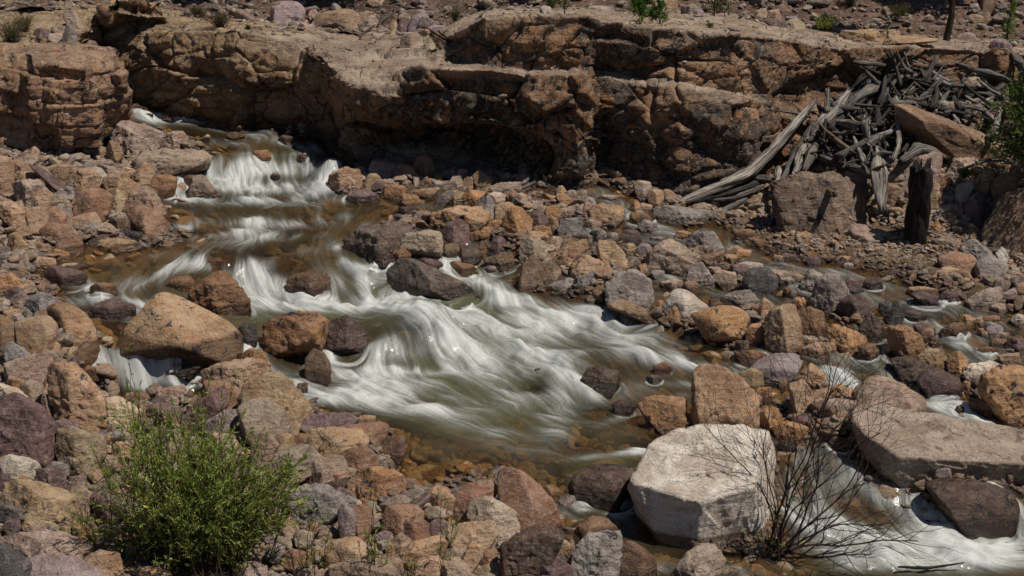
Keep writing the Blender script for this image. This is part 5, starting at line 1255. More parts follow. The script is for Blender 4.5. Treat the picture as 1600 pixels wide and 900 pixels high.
def lic(N, steps, back=None):
    """line integral of the noise along the current, both ways"""
    acc = N.copy(); cnt = 1.0
    IY, IX = np.meshgrid(np.arange(WX.shape[0], dtype=np.float32), np.arange(WX.shape[1], dtype=np.float32), indexing='ij')
    H, Wd_ = WX.shape
    for sg in (1, -1):
        x = IX[M]; y = IY[M]; a = np.zeros(x.shape, np.float32)
        for k in range(steps):
            ix = np.clip(x.astype(np.int32), 0, Wd_ - 1); iy = np.clip(y.astype(np.int32), 0, H - 1)
            x = x + sg * U[iy, ix]; y = y + sg * Vv[iy, ix]
            ix = np.clip((x + .5).astype(np.int32), 0, Wd_ - 1); iy = np.clip((y + .5).astype(np.int32), 0, H - 1)
            a += N[iy, ix] * (1 - k / steps)
        acc[M] += a
    return acc
M = Wd > -0.35
n0 = unit(rng.standard_normal(WX.shape)).astype(np.float32)
n1 = unit(blur(rng.standard_normal(WX.shape), 2)).astype(np.float32)
n2 = unit(blur(rng.standard_normal(WX.shape), 10)).astype(np.float32)
n3 = unit(blur(rng.standard_normal(WX.shape), 60)).astype(np.float32)
def nz(A): 
    A = A.copy(); A -= A[M].mean(); A /= A[M].std(); return A
L1 = nz(lic(n1, 20)); L2 = nz(lic(n2, 28)); L0 = nz(lic(n0, 14)); L3 = nz(lic(n3, 24))
n4 = unit(blur(rng.standard_normal(WX.shape), 26)).astype(np.float32); L4 = nz(lic(n4, 16))
PX, PY = project(WX, WY, Wz)
foam = np.zeros(WX.shape, np.float32); 
for tok in FOAM.replace('\n', '').split(';'):
    a = [float(v) for v in tok.split()]
    m = (np.abs(PX - a[0]) < 2.6 * max(a[2], a[3])) & (np.abs(PY - a[1]) < 2.6 * max(a[2], a[3]))
    if not m.any(): continue
    c, s = cos(radians(a[4])), sin(radians(a[4]))
    dx = PX[m] - a[0]; dy = PY[m] - a[1]
    e = ((dx * c + dy * s) / a[2]) ** 2 + ((-dx * s + dy * c) / a[3]) ** 2
    foam[m] = 1 - (1 - foam[m]) * (1 - min(a[5], .97) * np.exp(-e * 1.0))
foam = np.maximum(foam, .38 * samp(RIBM, WX, WY))
# collars of foam where fast water meets a stone
fb = blur(foam, 12)
for ox, oy, orr in OBST:
    m = (np.abs(WX - ox) < orr * 2.2) & (np.abs(WY - oy) < orr * 2.2)
    r_ = np.sqrt((WX[m] - ox) ** 2 + ((WY[m] - oy) * 1.15) ** 2) / orr
    foam[m] = np.maximum(foam[m], .75 * np.exp(-((r_ - 1.0) / .22) ** 2) * sstep(.06, .3, fb[m]))
# falling water whitens too
gy2, gx2 = np.gradient(blur(Wz, 2), WS); slope = -(gx2 * U + gy2 * Vv)
foam = 1 - (1 - foam) * (1 - .62 * sstep(.30, 1.1, slope))
green = np.zeros(WX.shape, np.float32)
for gx_, gy_, a_, b_ in GREEN:
    green += np.exp(-((PX - gx_) / a_) ** 2 - ((PY - gy_) / b_) ** 2)
calm = sstep(.05, .4, foam)
streak = .42 * L1 + .22 * L2 + .40 * L3 + .36 * L0 + .30 * L4
fm = foam * 1.10 - .16 + streak * (.05 + .60 * foam * (1.2 - foam))
soft = sstep(.14, 1.02, foam + (.15 * L3 + .12 * L4 + .05 * L2) * foam)
fm = np.clip(.58 * sstep(.05, 1.15, fm) + .42 * soft * (.86 + .10 * L0), 0, 1)
fm = np.maximum(fm, sstep(1.9, 3.2, L2 + .5 * L1) * .22 * sstep(.05, .25, foam + .05))
edge = sstep(-.02, .05, Wd)
amp = .006 + .030 * sstep(.05, .9, foam)
Hh = blur(L2, 1) * amp * .36 + L3 * amp * .45 + L4 * amp * .45 + L1 * amp * .14
# pillows of white water at the foot of the falls
pz = unit(blur(rng.standard_normal(WX.shape), 14)); Hh = Hh + .014 * pz * sstep(.55, 1, foam)
Z = Wz + Hh - .012
Gd = Z - samp(GG, WX, WY)
keepv = (Wd > -0.30) & (Gd > -0.06)
F = grid_faces(*WX.shape, keep=(keepv[:-1, :-1] | keepv[1:, 1:]))
SB = np.ones(WX.shape)
for sx, sy, sr in SUBM: SB *= 1 - .85 * np.exp(-(((WX - sx) ** 2 + (WY - sy) ** 2) / (sr * 1.1) ** 2))
V = np.stack([WX.ravel(), WY.ravel(), Z.ravel()], 1)
at = {'foam': fm.ravel(), 'depth': (np.clip(Gd, 0, 1) * SB).ravel() * (1 + .8 * np.clip(foam, 0, 1)).ravel(), 'lic': (.5 + .16 * streak).ravel(), 'green': np.clip(green, 0, 1).ravel()}
V, F, at = compact(V, F, at)
me = raw_mesh('stream_water', V, F, at)
new_obj('stream_water', me, M_WATER, kind='structure', label='shallow rocky mountain stream running white over its cascades', category='water')
# ------------------------------------------------------------------ driftwood
def raised(px, py, lift):
    g = surf(px, py); v = g - CAMP; L = np.linalg.norm(v); return CAMP + v * (1 - lift / L)
def smooth_path(P, R, n):
    P = np.array(P, float); R = np.array(R, float)
    s = np.concatenate([[0], np.cumsum(np.linalg.norm(np.diff(P, axis=0), axis=1))]); s /= s[-1]
    t = np.linspace(0, 1, n); Q = np.stack([np.interp(t, s, P[:, k]) for k in range(3)], 1); r = np.interp(t, s, R)
    for _ in range(max(1, n // 9)):
        Q[1:-1] = (Q[:-2] + 2 * Q[1:-1] + Q[2:]) / 4
    return Q, r
def tube(P, R, n=24, sides=14, seed=0, rough=.22, jag=.5, flat=1.0, twist=.6):
    """a worn trunk: ridged along its grain, splintered at both ends"""
    Q, r = smooth_path(P, R, n); rg = np.random.default_rng(seed)
    L = np.linalg.norm(np.diff(Q, axis=0), axis=1).sum()
    T = np.gradient(Q, axis=0); T /= np.linalg.norm(T, axis=1)[:, None]
    up = np.array([.12, .2, 1.0]); A = np.cross(T, up); A /= np.linalg.norm(A, axis=1)[:, None]; B = np.cross(A, T)
    an = np.linspace(0, 2 * pi, sides, endpoint=False)
    s = np.linspace(0, 1, n)[:, None] * L
    a2 = an[None] + twist * s / max(L, .1)
    ca, sa = np.cos(an)[None], np.sin(an)[None]
    q = np.stack([np.cos(a2) * 1.9 + 0 * s, np.sin(a2) * 1.9 + 0 * s, np.repeat(s * 1.6 / max(np.mean(r) * 8, .15), sides, 1)], -1).reshape(-1, 3) + seed
    rid = fbm(q, 3, seed % 97, gain=.6).reshape(n, sides)
    low = fbm(q * .4, 2, seed % 89 + 5).reshape(n, sides)
    rr = r[:, None] * (1 + rough * 1.5 * rid + .35 * low * rough * 3)
    V = Q[:, None] + (A[:, None] * ca[..., None] + B[:, None] * sa[..., None] * flat) * rr[..., None]
    mr = float(np.mean(r))
    for e, sg in ((0, -1), (n - 1, 1)):
        V[e] += T[e][None] * (sg * jag * mr * rg.uniform(-.2, 2.6, sides) ** 1.0)[:, None]
        V[e] = V[e] * .8 + V[e].mean(0) * .2
    Vf = V.reshape(-1, 3)
    g = np.stack([np.cos(a2) * 2.2 + 0 * s, np.sin(a2) * 2.2 + 0 * s, np.repeat(s * 1.3, sides, 1)], -1).reshape(-1, 3)
    i = np.arange(n - 1)[:, None] * sides; j = np.arange(sides)[None]
    F = np.stack([i + j, i + (j + 1) % sides, i + sides + (j + 1) % sides, i + sides + j], -1).reshape(-1, 4)
    c0 = len(Vf); Vf = np.concatenate([Vf, [Q[0] + T[0] * mr * .1, Q[-1] - T[-1] * mr * .1]]); g = np.concatenate([g, [[0, 0, 0], [0, 0, 9]]])
    jj = np.arange(sides)
    C1 = np.stack([(jj + 1) % sides, jj, np.full(sides, c0)], 1); C2 = np.stack([(n - 1) * sides + jj, (n - 1) * sides + (jj + 1) % sides, np.full(sides, c0 + 1)], 1)
    return Vf, [F, np.concatenate([C1, C2])], g
def vec_attr(me, name, g):
    at = me.attributes.new(name, 'FLOAT_VECTOR', 'POINT'); at.data.foreach_set('vector', np.asarray(g, np.float32).ravel())
LOGN = []
def log(P, R, col, seed, label, name='driftwood_log', cat='driftwood log', mat=None, n=26, sides=14, group='driftwood logs in the heap', **kw):
    V, F, g = tube(P, R, n, sides, seed, **kw)
    o0 = V.mean(0); me = raw_mesh(name, V - o0, F); vec_attr(me, 'grain', g)
    o = new_obj(name, me, mat or M_WOOD, color=col, label=label, category=cat)
    if group: o['group'] = group
    o.location = Vector(tuple(o0)); LOGN.append(o); return o
def zp(zx, zy): return 1040 + zx * .35, 60 + zy * .35
PALE, GREY, DARK, BRN = (1.35, 1.32, 1.28), (.72, .71, .70), (.26, .255, .25), (.85, .66, .5)
HEAP = [
 ([(662, 285, .25), (560, 400, .35), (470, 510, .35), (380, 598, .30), (250, 660, .2), (100, 718, .12), (30, 742, .06)], [12, 20, 24, 26, 24, 18, 7], PALE, 'longest pale driftwood trunk, bent, reaching down to the gravel at the heap\'s lower end'),
 ([(812, 250, .5), (760, 320, .55), (700, 390, .55), (640, 465, .5), (590, 540, .45)], [22, 30, 27, 24, 15], PALE, 'thick pale split trunk running down the middle of the driftwood heap'),
 ([(600, 520, .55), (580, 610, .5), (556, 705, .45)], [18, 15, 7], PALE, 'pale tapering log hanging over the banded boulder'),
 ([(955, 205, .6), (890, 240, .65), (820, 300, .62), (745, 350, .55)], [16, 27, 26, 14], GREY, 'grey barrel-thick log lying behind the split trunk near the heap\'s crest'),
 ([(1012, 88, .6), (975, 150, .6), (930, 205, .55), (850, 262, .45)], [9, 16, 17, 10], DARK, 'dark splintered log sticking up highest at the heap\'s crest'),
 ([(872, 180, .4), (845, 215, .4), (780, 265, .35)], [12, 14, 10], DARK, 'short dark log behind the crest\'s splintered one'),
 ([(503, 585, .45), (492, 700, .4), (478, 812, .3)], [14, 12, 7], PALE, 'thin pale straight pole standing before the banded boulder'),
 ([(655, 395, .35), (585, 510, .4), (520, 640, .35)], [12, 19, 12], GREY, 'grey log between the two longest pale trunks'),
 ([(598, 612, .5), (670, 660, .5), (750, 702, .5)], [16, 18, 14], BRN, 'square brown timber lying across the top of the banded boulder'),
 ([(400, 622, .2), (490, 640, .25)], [13, 15], GREY, 'short grey log crossing under the longest trunk'),
 ([(430, 640, .15), (290, 690, .15), (140, 728, .08)], [14, 15, 8], DARK, 'dark log hidden just beneath the longest pale trunk'),
 ([(420, 668, .12), (300, 720, .1), (205, 722, .08)], [12, 12, 7], GREY, 'grey weathered log below the longest pale trunk'),
 ([(345, 728, .15), (270, 765, .1), (208, 802, .05)], [13, 13, 9], GREY, 'lowest short grey log beside the maroon rock'),
 ([(724, 238, .7), (722, 320, .65)], [10, 12], PALE, 'stubby pale upright piece above the split trunk'),
 ([(945, 540, .5), (955, 640, .5), (965, 735, .5)], [30, 36, 18], PALE, 'fat pale hanging stump end left of the charred stump'),
 ([(905, 560, .5), (925, 525, .5)], [20, 22], GREY, 'knotty round log end above the fat hanging stump'),
 ([(700, 482, .3), (745, 535, .3), (790, 575, .3)], [14, 16, 13], GREY, 'grey log wedged above the lavender rock'),
 ([(820, 490, .3), (852, 560, .3)], [12, 14], GREY, 'short grey log beside the lavender rock'),
 ([(1028, 270, .45), (1036, 380, .5), (1042, 480, .5), (1018, 540, .4)], [9, 11, 12, 9], PALE, 'slender pale bent pole in the heap\'s middle'),
 ([(1005, 178, .3), (1090, 170, .35), (1160, 180, .35), (1195, 215, .3)], [26, 32, 30, 14], DARK, 'biggest dark log lying across the heap\'s crest'),
 ([(1215, 198, .45), (1165, 250, .45), (1108, 312, .4)], [13, 16, 14], GREY, 'grey split log leaning against the tilted brown slab'),
 ([(1285, 278, .35), (1200, 332, .3)], [8, 9], PALE, 'thin pale pole behind the tilted brown slab'),
 ([(1150, 138, .3), (1200, 118, .35), (1238, 126, .3)], [13, 15, 12], DARK, 'dark log end on the back of the crest'),
 ([(1310, 118, .1), (1400, 145, .12), (1500, 172, .12), (1545, 190, .1)], [9, 11, 10, 7], GREY, 'long lone grey log on the slope behind the heap'),
 ([(1495, 216, .25), (1380, 292, .2)], [13, 12], GREY, 'grey log near the juniper, upper of a pair'),
 ([(1475, 256, .3), (1385, 312, .25)], [9, 10], PALE, 'pale log near the juniper, lower of a pair'),
 ([(1060, 545, .3), (1120, 500, .4), (1180, 500, .4), (1235, 525, .3)], [18, 26, 22, 10], GREY, 'gnarled grey root lying on the pinkish block'),
 ([(1548, 70, .1), (1580, 110, .2), (1612, 165, .2)], [12, 18, 18], GREY, 'leaning grey trunk above the juniper'),
 ([(640, 350, .2), (560, 330, .15), (470, 320, .05)], [6, 5, 3], GREY, 'thin branch lying against the cliff beside the heap'),
 ([(885, 330, .5), (900, 400, .5), (905, 455, .45)], [22, 26, 14], GREY, 'upright gnarled grey root in the heap\'s middle'),
 ([(700, 450, .4), (650, 520, .45), (620, 590, .4)], [16, 22, 12], GREY, 'fat grey slab of wood beside the pale tapering log'),
 ([(1105, 440, .3), (1060, 505, .25)], [9, 8], DARK, 'dark stick in the shade under the tilted brown slab')]
_k = 0
for pts, rad, col, lab in HEAP:
    _k += 1
    P = []; R = []
    for (x, y, l), r in zip(pts, rad):
        a, b = zp(x, y); p = raised(a, b, l); P.append(p); R.append(r * .35 * ((p - CAMP) @ FWD) / FPX)
    log(P, R, col, 900 + _k * 7, lab, n=34 if len(pts) > 3 else 22, sides=20, rough=.34, jag=1.0)
# the tangle that fills the heap: every stick a piece of its own
rg = np.random.default_rng(15)
ZONE = np.array([(640, 360), (740, 280), (860, 190), (980, 100), (1150, 105), (1230, 150), (1260, 200), (1500, 215), (1540, 260), (1500, 330), (1470, 420), (1380, 390), (1250, 330), (1050, 300), (1035, 420), (1020, 520), (930, 590), (820, 590), (680, 520)], float)
SECT = [(1000, 180, 'near the crest of the heap'), (1300, 250, 'behind the tilted brown slab'), (1450, 300, 'beside the juniper'), (850, 300, 'under the thick grey log'), (930, 420, 'in the heap\'s shaded middle'), (760, 480, 'above the lavender rock'), (680, 350, 'beside the split trunk'), (1150, 220, 'below the biggest dark log')]
made = 0; seen_l = {}
while made < 298:
    x, y = rg.uniform(620, 1560), rg.uniform(100, 600)
    if not bool(inside(np.array([x]), np.array([y]), ZONE)[0]): continue
    made += 1
    L = float(np.clip(rg.lognormal(4.65, .45), 40, 260)); a = radians(rg.choice([rg.normal(125, 22), rg.normal(20, 28), rg.normal(80, 25)]))
    if x > 1080: a = radians(rg.choice([rg.normal(150, 22), rg.normal(15, 25), rg.normal(95, 30)]))
    dx, dy = cos(a) * L / 2, sin(a) * L / 2 * .75
    lift = rg.uniform(.12, .62); bend = rg.normal(0, 8)
    P = []; R = []
    r0 = float(np.clip(rg.lognormal(1.75, .62), 1.6, 22)); k = 0
    for t, ll in ((-1, lift + rg.normal(0, .1)), (0, lift), (1, lift + rg.normal(0, .1))):
        a_, b_ = zp(x + dx * t + (bend if t == 0 else 0), y - dy * t + (bend if t == 0 else 0))
        p = raised(a_, b_, max(ll, .03)); P.append(p); R.append(r0 * (1 - .3 * t) * .35 * ((p - CAMP) @ FWD) / FPX)
    tone = rg.choice(4, p=[.16, .36, .36, .12]); col = [PALE, GREY, DARK, BRN][tone]
    sz = 'thin' if r0 < 5 else 'stout' if r0 > 9 else 'slim'
    sec = min(SECT, key=lambda s: (s[0] - x) ** 2 + (s[1] - y) ** 2)[2]
    ori = 'upright' if 60 < math.degrees(a) % 180 < 115 else 'slanting' if 25 < math.degrees(a) % 180 < 155 else 'flat lying'
    ln = 'short' if L < 75 else 'long' if L > 120 else 'mid-length'
    lab = f"{sz} {ln} {['pale', 'grey', 'dark', 'brown'][tone]} {ori} stick {sec}"
    P[1] = (P[0] + P[2]) / 2 + rg.normal(0, .015, 3)
    log(P, R, col, 2000 + made * 3, lab, name='driftwood_stick', cat='driftwood stick', n=12, sides=9, rough=.28, jag=1.0, group='sticks tangled in the driftwood heap')
# a few smaller sticks elsewhere
for i, (pts, r, col, lab) in enumerate([
        ([(845, 280, .1), (822, 292, .08), (800, 300, .03)], .02, GREY, 'thin grey branch leaning at the cliff foot behind the stone bar'),
        ([(1405, 886, .10), (1450, 888, .06), (1505, 881, .14)], .012, DARK, 'thin dark stick floating on the bottom rapids'),
        ([(1510, 262, .2), (1548, 250, .15), (1575, 253, .1)], .02, GREY, 'thin grey stick lying before the juniper')]):
    P = [raised(x, y, l) for x, y, l in pts]
    log(P, [r, r * 1.3, r * .6], col, 3300 + i, lab, name='driftwood_stick', cat='driftwood stick', n=14, sides=8, jag=.5, group=None)
# the charred stump, planted upright in the gravel
b = hit(1431, 378); D = (b - CAMP) @ FWD; hgt = 112 * D / FPX / cos(PITCH) * 1.0; rad = 16.5 * D / FPX
V, F, g = tube([b + np.array([.0, .0, -.15]), b + np.array([0, .0, hgt * .35]), b + np.array([-.01, 0, hgt * .7]), b + np.array([.0, 0, hgt * .98])], [rad * 1.12, rad * 1.02, rad * .94, rad * .86], 60, 40, 5, rough=.30, jag=.0, twist=.1)
n_ = 60; top = V[(n_ - 1) * 40:n_ * 40]; an = np.arange(40)
V[(n_ - 3) * 40:n_ * 40, 2] += np.tile(.07 * rg.standard_normal(40), 3) +  np.tile(.05 * np.sin(an * .55) + .045 * rg.uniform(-1, 1.2, 40), 3)
o0 = b.copy(); me = raw_mesh('charred_stump', V - o0, F); vec_attr(me, 'grain', g)
so_ = new_obj('charred_stump', me, M_CHAR, color=(.9, .88, .86), label='charred black upright stump at the foot of the driftwood heap', category='stump'); so_.location = Vector(tuple(o0))
# ------------------------------------------------------------------ plants
def blades(base, dirs, length, width, fold=.25, droop=.2, rg=None):
    """narrow folded leaves: 6 points, 4 faces each"""
    n = len(base); d = dirs / np.linalg.norm(dirs, axis=1)[:, None]
    r = rg.standard_normal((n, 3)); s = np.cross(d, r); s /= np.linalg.norm(s, axis=1)[:, None]; u = np.cross(s, d)
    L = length[:, None]; W = width[:, None]
    mid = base + d * L * .45 + u * L * .02; tip = base + d * L - np.array([0, 0, 1.0]) * L * droop
    V = np.stack([base, mid + s * W * .5 + u * W * fold, mid - s * W * .5 + u * W * fold, mid - u * W * .1, tip], 1).reshape(-1, 3)
    o = np.arange(n)[:, None] * 5
    F = np.concatenate([o + np.array([[0, 1, 3]]), o + np.array([[0, 3, 2]]), o + np.array([[1, 4, 3]]), o + np.array([[3, 4, 2]])])
    return V, F
def thin_tubes(paths, radii, sides=5):
    Vs = []; Fs = []; n0 = 0
    for P, R in zip(paths, radii):
        P = np.asarray(P); n = len(P); T = np.gradient(P, axis=0); T /= np.linalg.norm(T, axis=1)[:, None] + 1e-9
        A = np.cross(T, np.array([.31, .17, .9])); A /= np.linalg.norm(A, axis=1)[:, None] + 1e-9; B = np.cross(A, T)
        an = np.linspace(0, 2 * pi, sides, endpoint=False)
        V = P[:, None] + (A[:, None] * np.cos(an)[None, :, None] + B[:, None] * np.sin(an)[None, :, None]) * np.asarray(R)[:, None, None]
        i = np.arange(n - 1)[:, None] * sides; j = np.arange(sides)[None]
        Fs.append(np.stack([i + j, i + (j + 1) % sides, i + sides + (j + 1) % sides, i + sides + j], -1).reshape(-1, 4) + n0)
        Vs.append(V.reshape(-1, 3)); n0 += n * sides
    V = np.concatenate(Vs); return V, np.concatenate(Fs)
def plant_obj(name, base, label, cat, group=None):
    e = bpy.data.objects.new(name, None); e.location = Vector(tuple(base)); e.empty_display_size = .1; link(e)
    e['label'] = label; e['category'] = cat
    if group: e['group'] = group
    return e
def add_stems(parent, base, paths, radii, mat, name='stem', col=(1, 1, 1), sides=5):
    V, F = thin_tubes(paths, radii, sides); me = raw_mesh(name, V - base, F)
    vec_attr(me, 'grain', V * np.array([30, 30, 5]))
    return new_obj(name, me, mat, parent=parent, color=col)
def add_leaves(parent, base, B, D, L, W, tone, mat, rg, name='foliage', fold=.25, droop=.15):
    V, F = blades(B, D, L, W, fold, droop, rg)
    me = raw_mesh(name, V - base, F, {'tone': np.repeat(tone, 5)}, smooth=False)
    return new_obj(name, me, mat, parent=parent)
def willow(px, py, targets, nper, seed, label, name='willow_bush', cat='bush', leafL=.056, group=None, spread=.4, fl=1.0, mat=None, baser=.006, twigs=9):
    """stems rise from the root and reach for spots in the crown (each given in the photo with its own distance from the root)"""
    rg = np.random.default_rng(seed); base = hit(px, py); e = plant_obj(name, base, label, cat, group)
    paths = []; radii = []; LB = []; LD = []; LT = []
    for (tx, ty, off) in targets:
        for _ in range(nper):
            root = base + np.array([rg.normal(0, spread * .35), rg.normal(0, spread * .25), 0]); root[2] = samp(GG, root[0], root[1])
            tip = at_y(tx + rg.normal(0, 11 + 6 * (spread > .5)), ty + rg.normal(0, 9 + 8 * (spread > .5)), base[1] + off + rg.normal(0, .12))
            tip[2] = max(tip[2], root[2] + .12)
            n = 14; t = np.linspace(0, 1, n)[:, None]
            mid = root * .5 + tip * .5 + np.array([0, 0, .16 * np.linalg.norm((tip - root)[:2])]) + rg.normal(0, .03, 3)
            P = (1 - t) ** 2 * root + 2 * t * (1 - t) * mid + t * t * tip
            P[1:] += np.cumsum(rg.normal(0, .006, (n - 1, 3)), 0)
            ln = np.linalg.norm(tip - root)
            paths.append(P); radii.append(np.linspace(baser * 1.1, .0016, n))
            for k in range(twigs):
                u = rg.uniform(.22, .98); i = int(u * (n - 1)); o = P[i]; dr = P[min(i + 1, n - 1)] - P[max(i - 1, 0)]; dr /= np.linalg.norm(dr) + 1e-9
                d2 = dr + rg.normal(0, .55, 3) + np.array([0, 0, .35]); d2 /= np.linalg.norm(d2)
                tl = rg.uniform(.08, .24) * min(ln, 1.3); m = 6
                tw = o + d2 * np.linspace(0, tl, m)[:, None] + np.array([0, 0, 1.0]) * (np.linspace(0, 1, m) ** 2 * tl * .2)[:, None]
                paths.append(tw); radii.append(np.linspace(.002, .001, m))
                c = max(int(tl / .0125 * fl), 3); q = rg.uniform(.1, 1, c); LB.append(o + (tw[-1] - o) * q[:, None]); LD.append(d2 * .9 + rg.normal(0, .42, (c, 3)) + np.array([0, 0, .25])); LT.append(rg.uniform(0, .72, c) + .28 * (rg.random() < .12))
            c = int(18 * ln * fl); q = rg.uniform(.3, 1, c); ii = np.minimum((q * (n - 1)).astype(int), n - 2); fr = (q * (n - 1) - ii)[:, None]
            LB.append(P[ii] * (1 - fr) + P[ii + 1] * fr); LD.append((P[ii + 1] - P[ii]) / (np.linalg.norm(P[ii + 1] - P[ii], axis=1)[:, None] + 1e-9) + rg.normal(0, .4, (c, 3))); LT.append(rg.uniform(0, .7, c))
    add_stems(e, base, paths, radii, M_TWIG, col=(1.1, 1.0, .7))
    LB = np.concatenate(LB); LD = np.concatenate(LD); LT = np.concatenate(LT)
    add_leaves(e, base, LB, LD, rg.uniform(.6, 1.25, len(LB)) * leafL, rg.uniform(.7, 1.2, len(LB)) * leafL * .19, LT, mat or M_WILLOW, rg)
    return e
# crown of the big willow: (photo x, y, how far behind the root)
TG = [(205, 690, .1), (230, 665, .2), (225, 720, 0), (195, 730, -.05), (260, 690, .25), (270, 720, .05), (300, 690, .3), (300, 740, 0), (330, 700, .25), (340, 740, .05), (365, 710, .2), (375, 745, 0), (400, 720, .1), (400, 760, -.1), (425, 745, .05),
      (440, 770, -.05), (455, 745, .1), (240, 760, -.1), (270, 770, -.2), (310, 780, -.2), (350, 785, -.25), (390, 795, -.2), (210, 780, -.15), (185, 760, .0), (180, 800, -.1), (230, 810, -.25), (290, 820, -.3), (340, 825, -.3), (430, 800, -.15), (400, 830, -.25), (360, 690, .35), (250, 650, .3), (285, 665, .35), (320, 670, .35), (200, 650, .2), (465, 720, .1), (165, 840, -.1), (470, 790, 0), (240, 730, .05), (355, 720, .1)]
willow(305, 872, TG, 6, 8, 'big leafy green willow bush in front of the stream bank', spread=.75, fl=1.0)
for i, (x, y, tg, lab) in enumerate([
        (222, 700, [(213, 562, .0), (218, 600, 0), (225, 640, -.03)], 'tall thin willow shoot rising before the small side falls'),
        (318, 690, [(306, 590, 0), (300, 640, 0), (312, 655, 0)], 'thin willow shoot before the purple triangle slab'),
        (340, 700, [(356, 600, .0), (345, 650, 0)], 'sparse willow shoot right of the purple triangle slab'),
        (160, 860, [(112, 800, 0), (135, 780, 0), (150, 830, -.05), (130, 840, -.05), (170, 815, 0)], 'low straggling willow spray beside the orange faced rock'),
        (175, 770, [(135, 690, 0), (160, 720, 0), (150, 745, 0)], 'thin willow shoot over the yellowish block'),
        (478, 905, [(505, 790, 0), (520, 815, 0), (490, 830, -.05), (460, 850, -.05), (515, 870, -.1), (440, 880, -.1)], 'young willow spray below the hollow grey boulder'),
        (590, 900, [(584, 780, 0), (575, 830, 0), (600, 840, 0), (590, 860, -.05)], 'young willow shoot in front of the round red rocks'),
        (692, 900, [(706, 800, 0), (700, 840, 0), (682, 880, -.05)], 'thin willow shoot before the rust red slab'),
        (640, 912, [(630, 880, 0), (648, 870, 0)], 'small willow sprig at the bottom edge')]):
    willow(x, min(y, 900), tg, 2, 40 + i, lab, name='willow_shoot', leafL=.05, spread=.08, group='willow shoots on the bank', fl=.9, twigs=4, baser=.004, cat='shoot')

# the bare twiggy bush beside the white boulder
def bare_bush():
    rg = np.random.default_rng(5); base = hit(1212, 868); e = plant_obj('bare_bush', base, 'bare dark twiggy bush with few green leaves leaning over the bottom rapids', 'bush')
    paths = []; radii = []; LB = []; LD = []
    def grow(p, d, L, r, depth):
        n = max(int(L / .045), 4); P = [p]; d = d / np.linalg.norm(d)
        kids = []
        for i in range(n):
            d = d + rg.normal(0, .085, 3) + np.array([0, 0, .012]); d /= np.linalg.norm(d); P.append(P[-1] + d * L / n)
            if depth < 3 and i > n * .22 and rg.random() < (.28, .26, .2)[depth]: kids.append((P[-1].copy(), d.copy(), i / n))
        paths.append(np.array(P)); radii.append(np.linspace(r, max(r * .35, .0016), n + 1))
        for q, dd, f in kids:
            side = rg.normal(0, 1, 3); side -= dd * (side @ dd); side /= np.linalg.norm(side)
            d2 = dd + side * rg.uniform(.45, .95); grow(q, d2, L * rg.uniform(.32, .62) * (1.1 - .4 * f), r * (1 - .6 * f) * .58, depth + 1)
    for tx, ty, off, r in [(1430, 788, -.1, .014), (1395, 700, .1, .013), (1380, 760, -.2, .014), (1335, 700, .1, .012), (1345, 640, .2, .010), (1410, 830, -.3, .012), (1300, 690, .0, .012), (1345, 880, -.4, .013), (1225, 560, .1, .011), (1238, 500, .15, .010), (1275, 640, .2, .010), (1215, 640, .1, .009), (1380, 810, -.3, .012), (1255, 720, -.1, .011), (1400, 760, 0, .012), (1315, 760, -.2, .012), (1290, 600, .2, .008)]:
        tip = at_y(tx, ty, base[1] + off); root = base + rg.normal(0, .035, 3) * np.array([1.6, 1, .3]); v = tip - root; grow(root, v / np.linalg.norm(v) + np.array([-.02, 0, -.10]), np.linalg.norm(v) * 1.0, r, 0)
    add_stems(e, base, paths, radii, M_TWIG, name='branch', col=(.8, .75, .75))
    for (lx, ly) in [(1243, 780), (1250, 793), (1217, 812), (1212, 806), (1218, 850), (1180, 838), (1208, 845), (1205, 800)]:
        c = at_y(lx, ly, base[1] - .05); k = 9; LB.append(c + rg.normal(0, .025, (k, 3))); LD.append(rg.normal(0, 1, (k, 3)))
    LB = np.concatenate(LB); LD = np.concatenate(LD)
    add_leaves(e, base, LB, LD, np.full(len(LB), .04), np.full(len(LB), .018), rg.uniform(.5, 1, len(LB)), M_CONIFER, rg, name='leaves')
bare_bush()

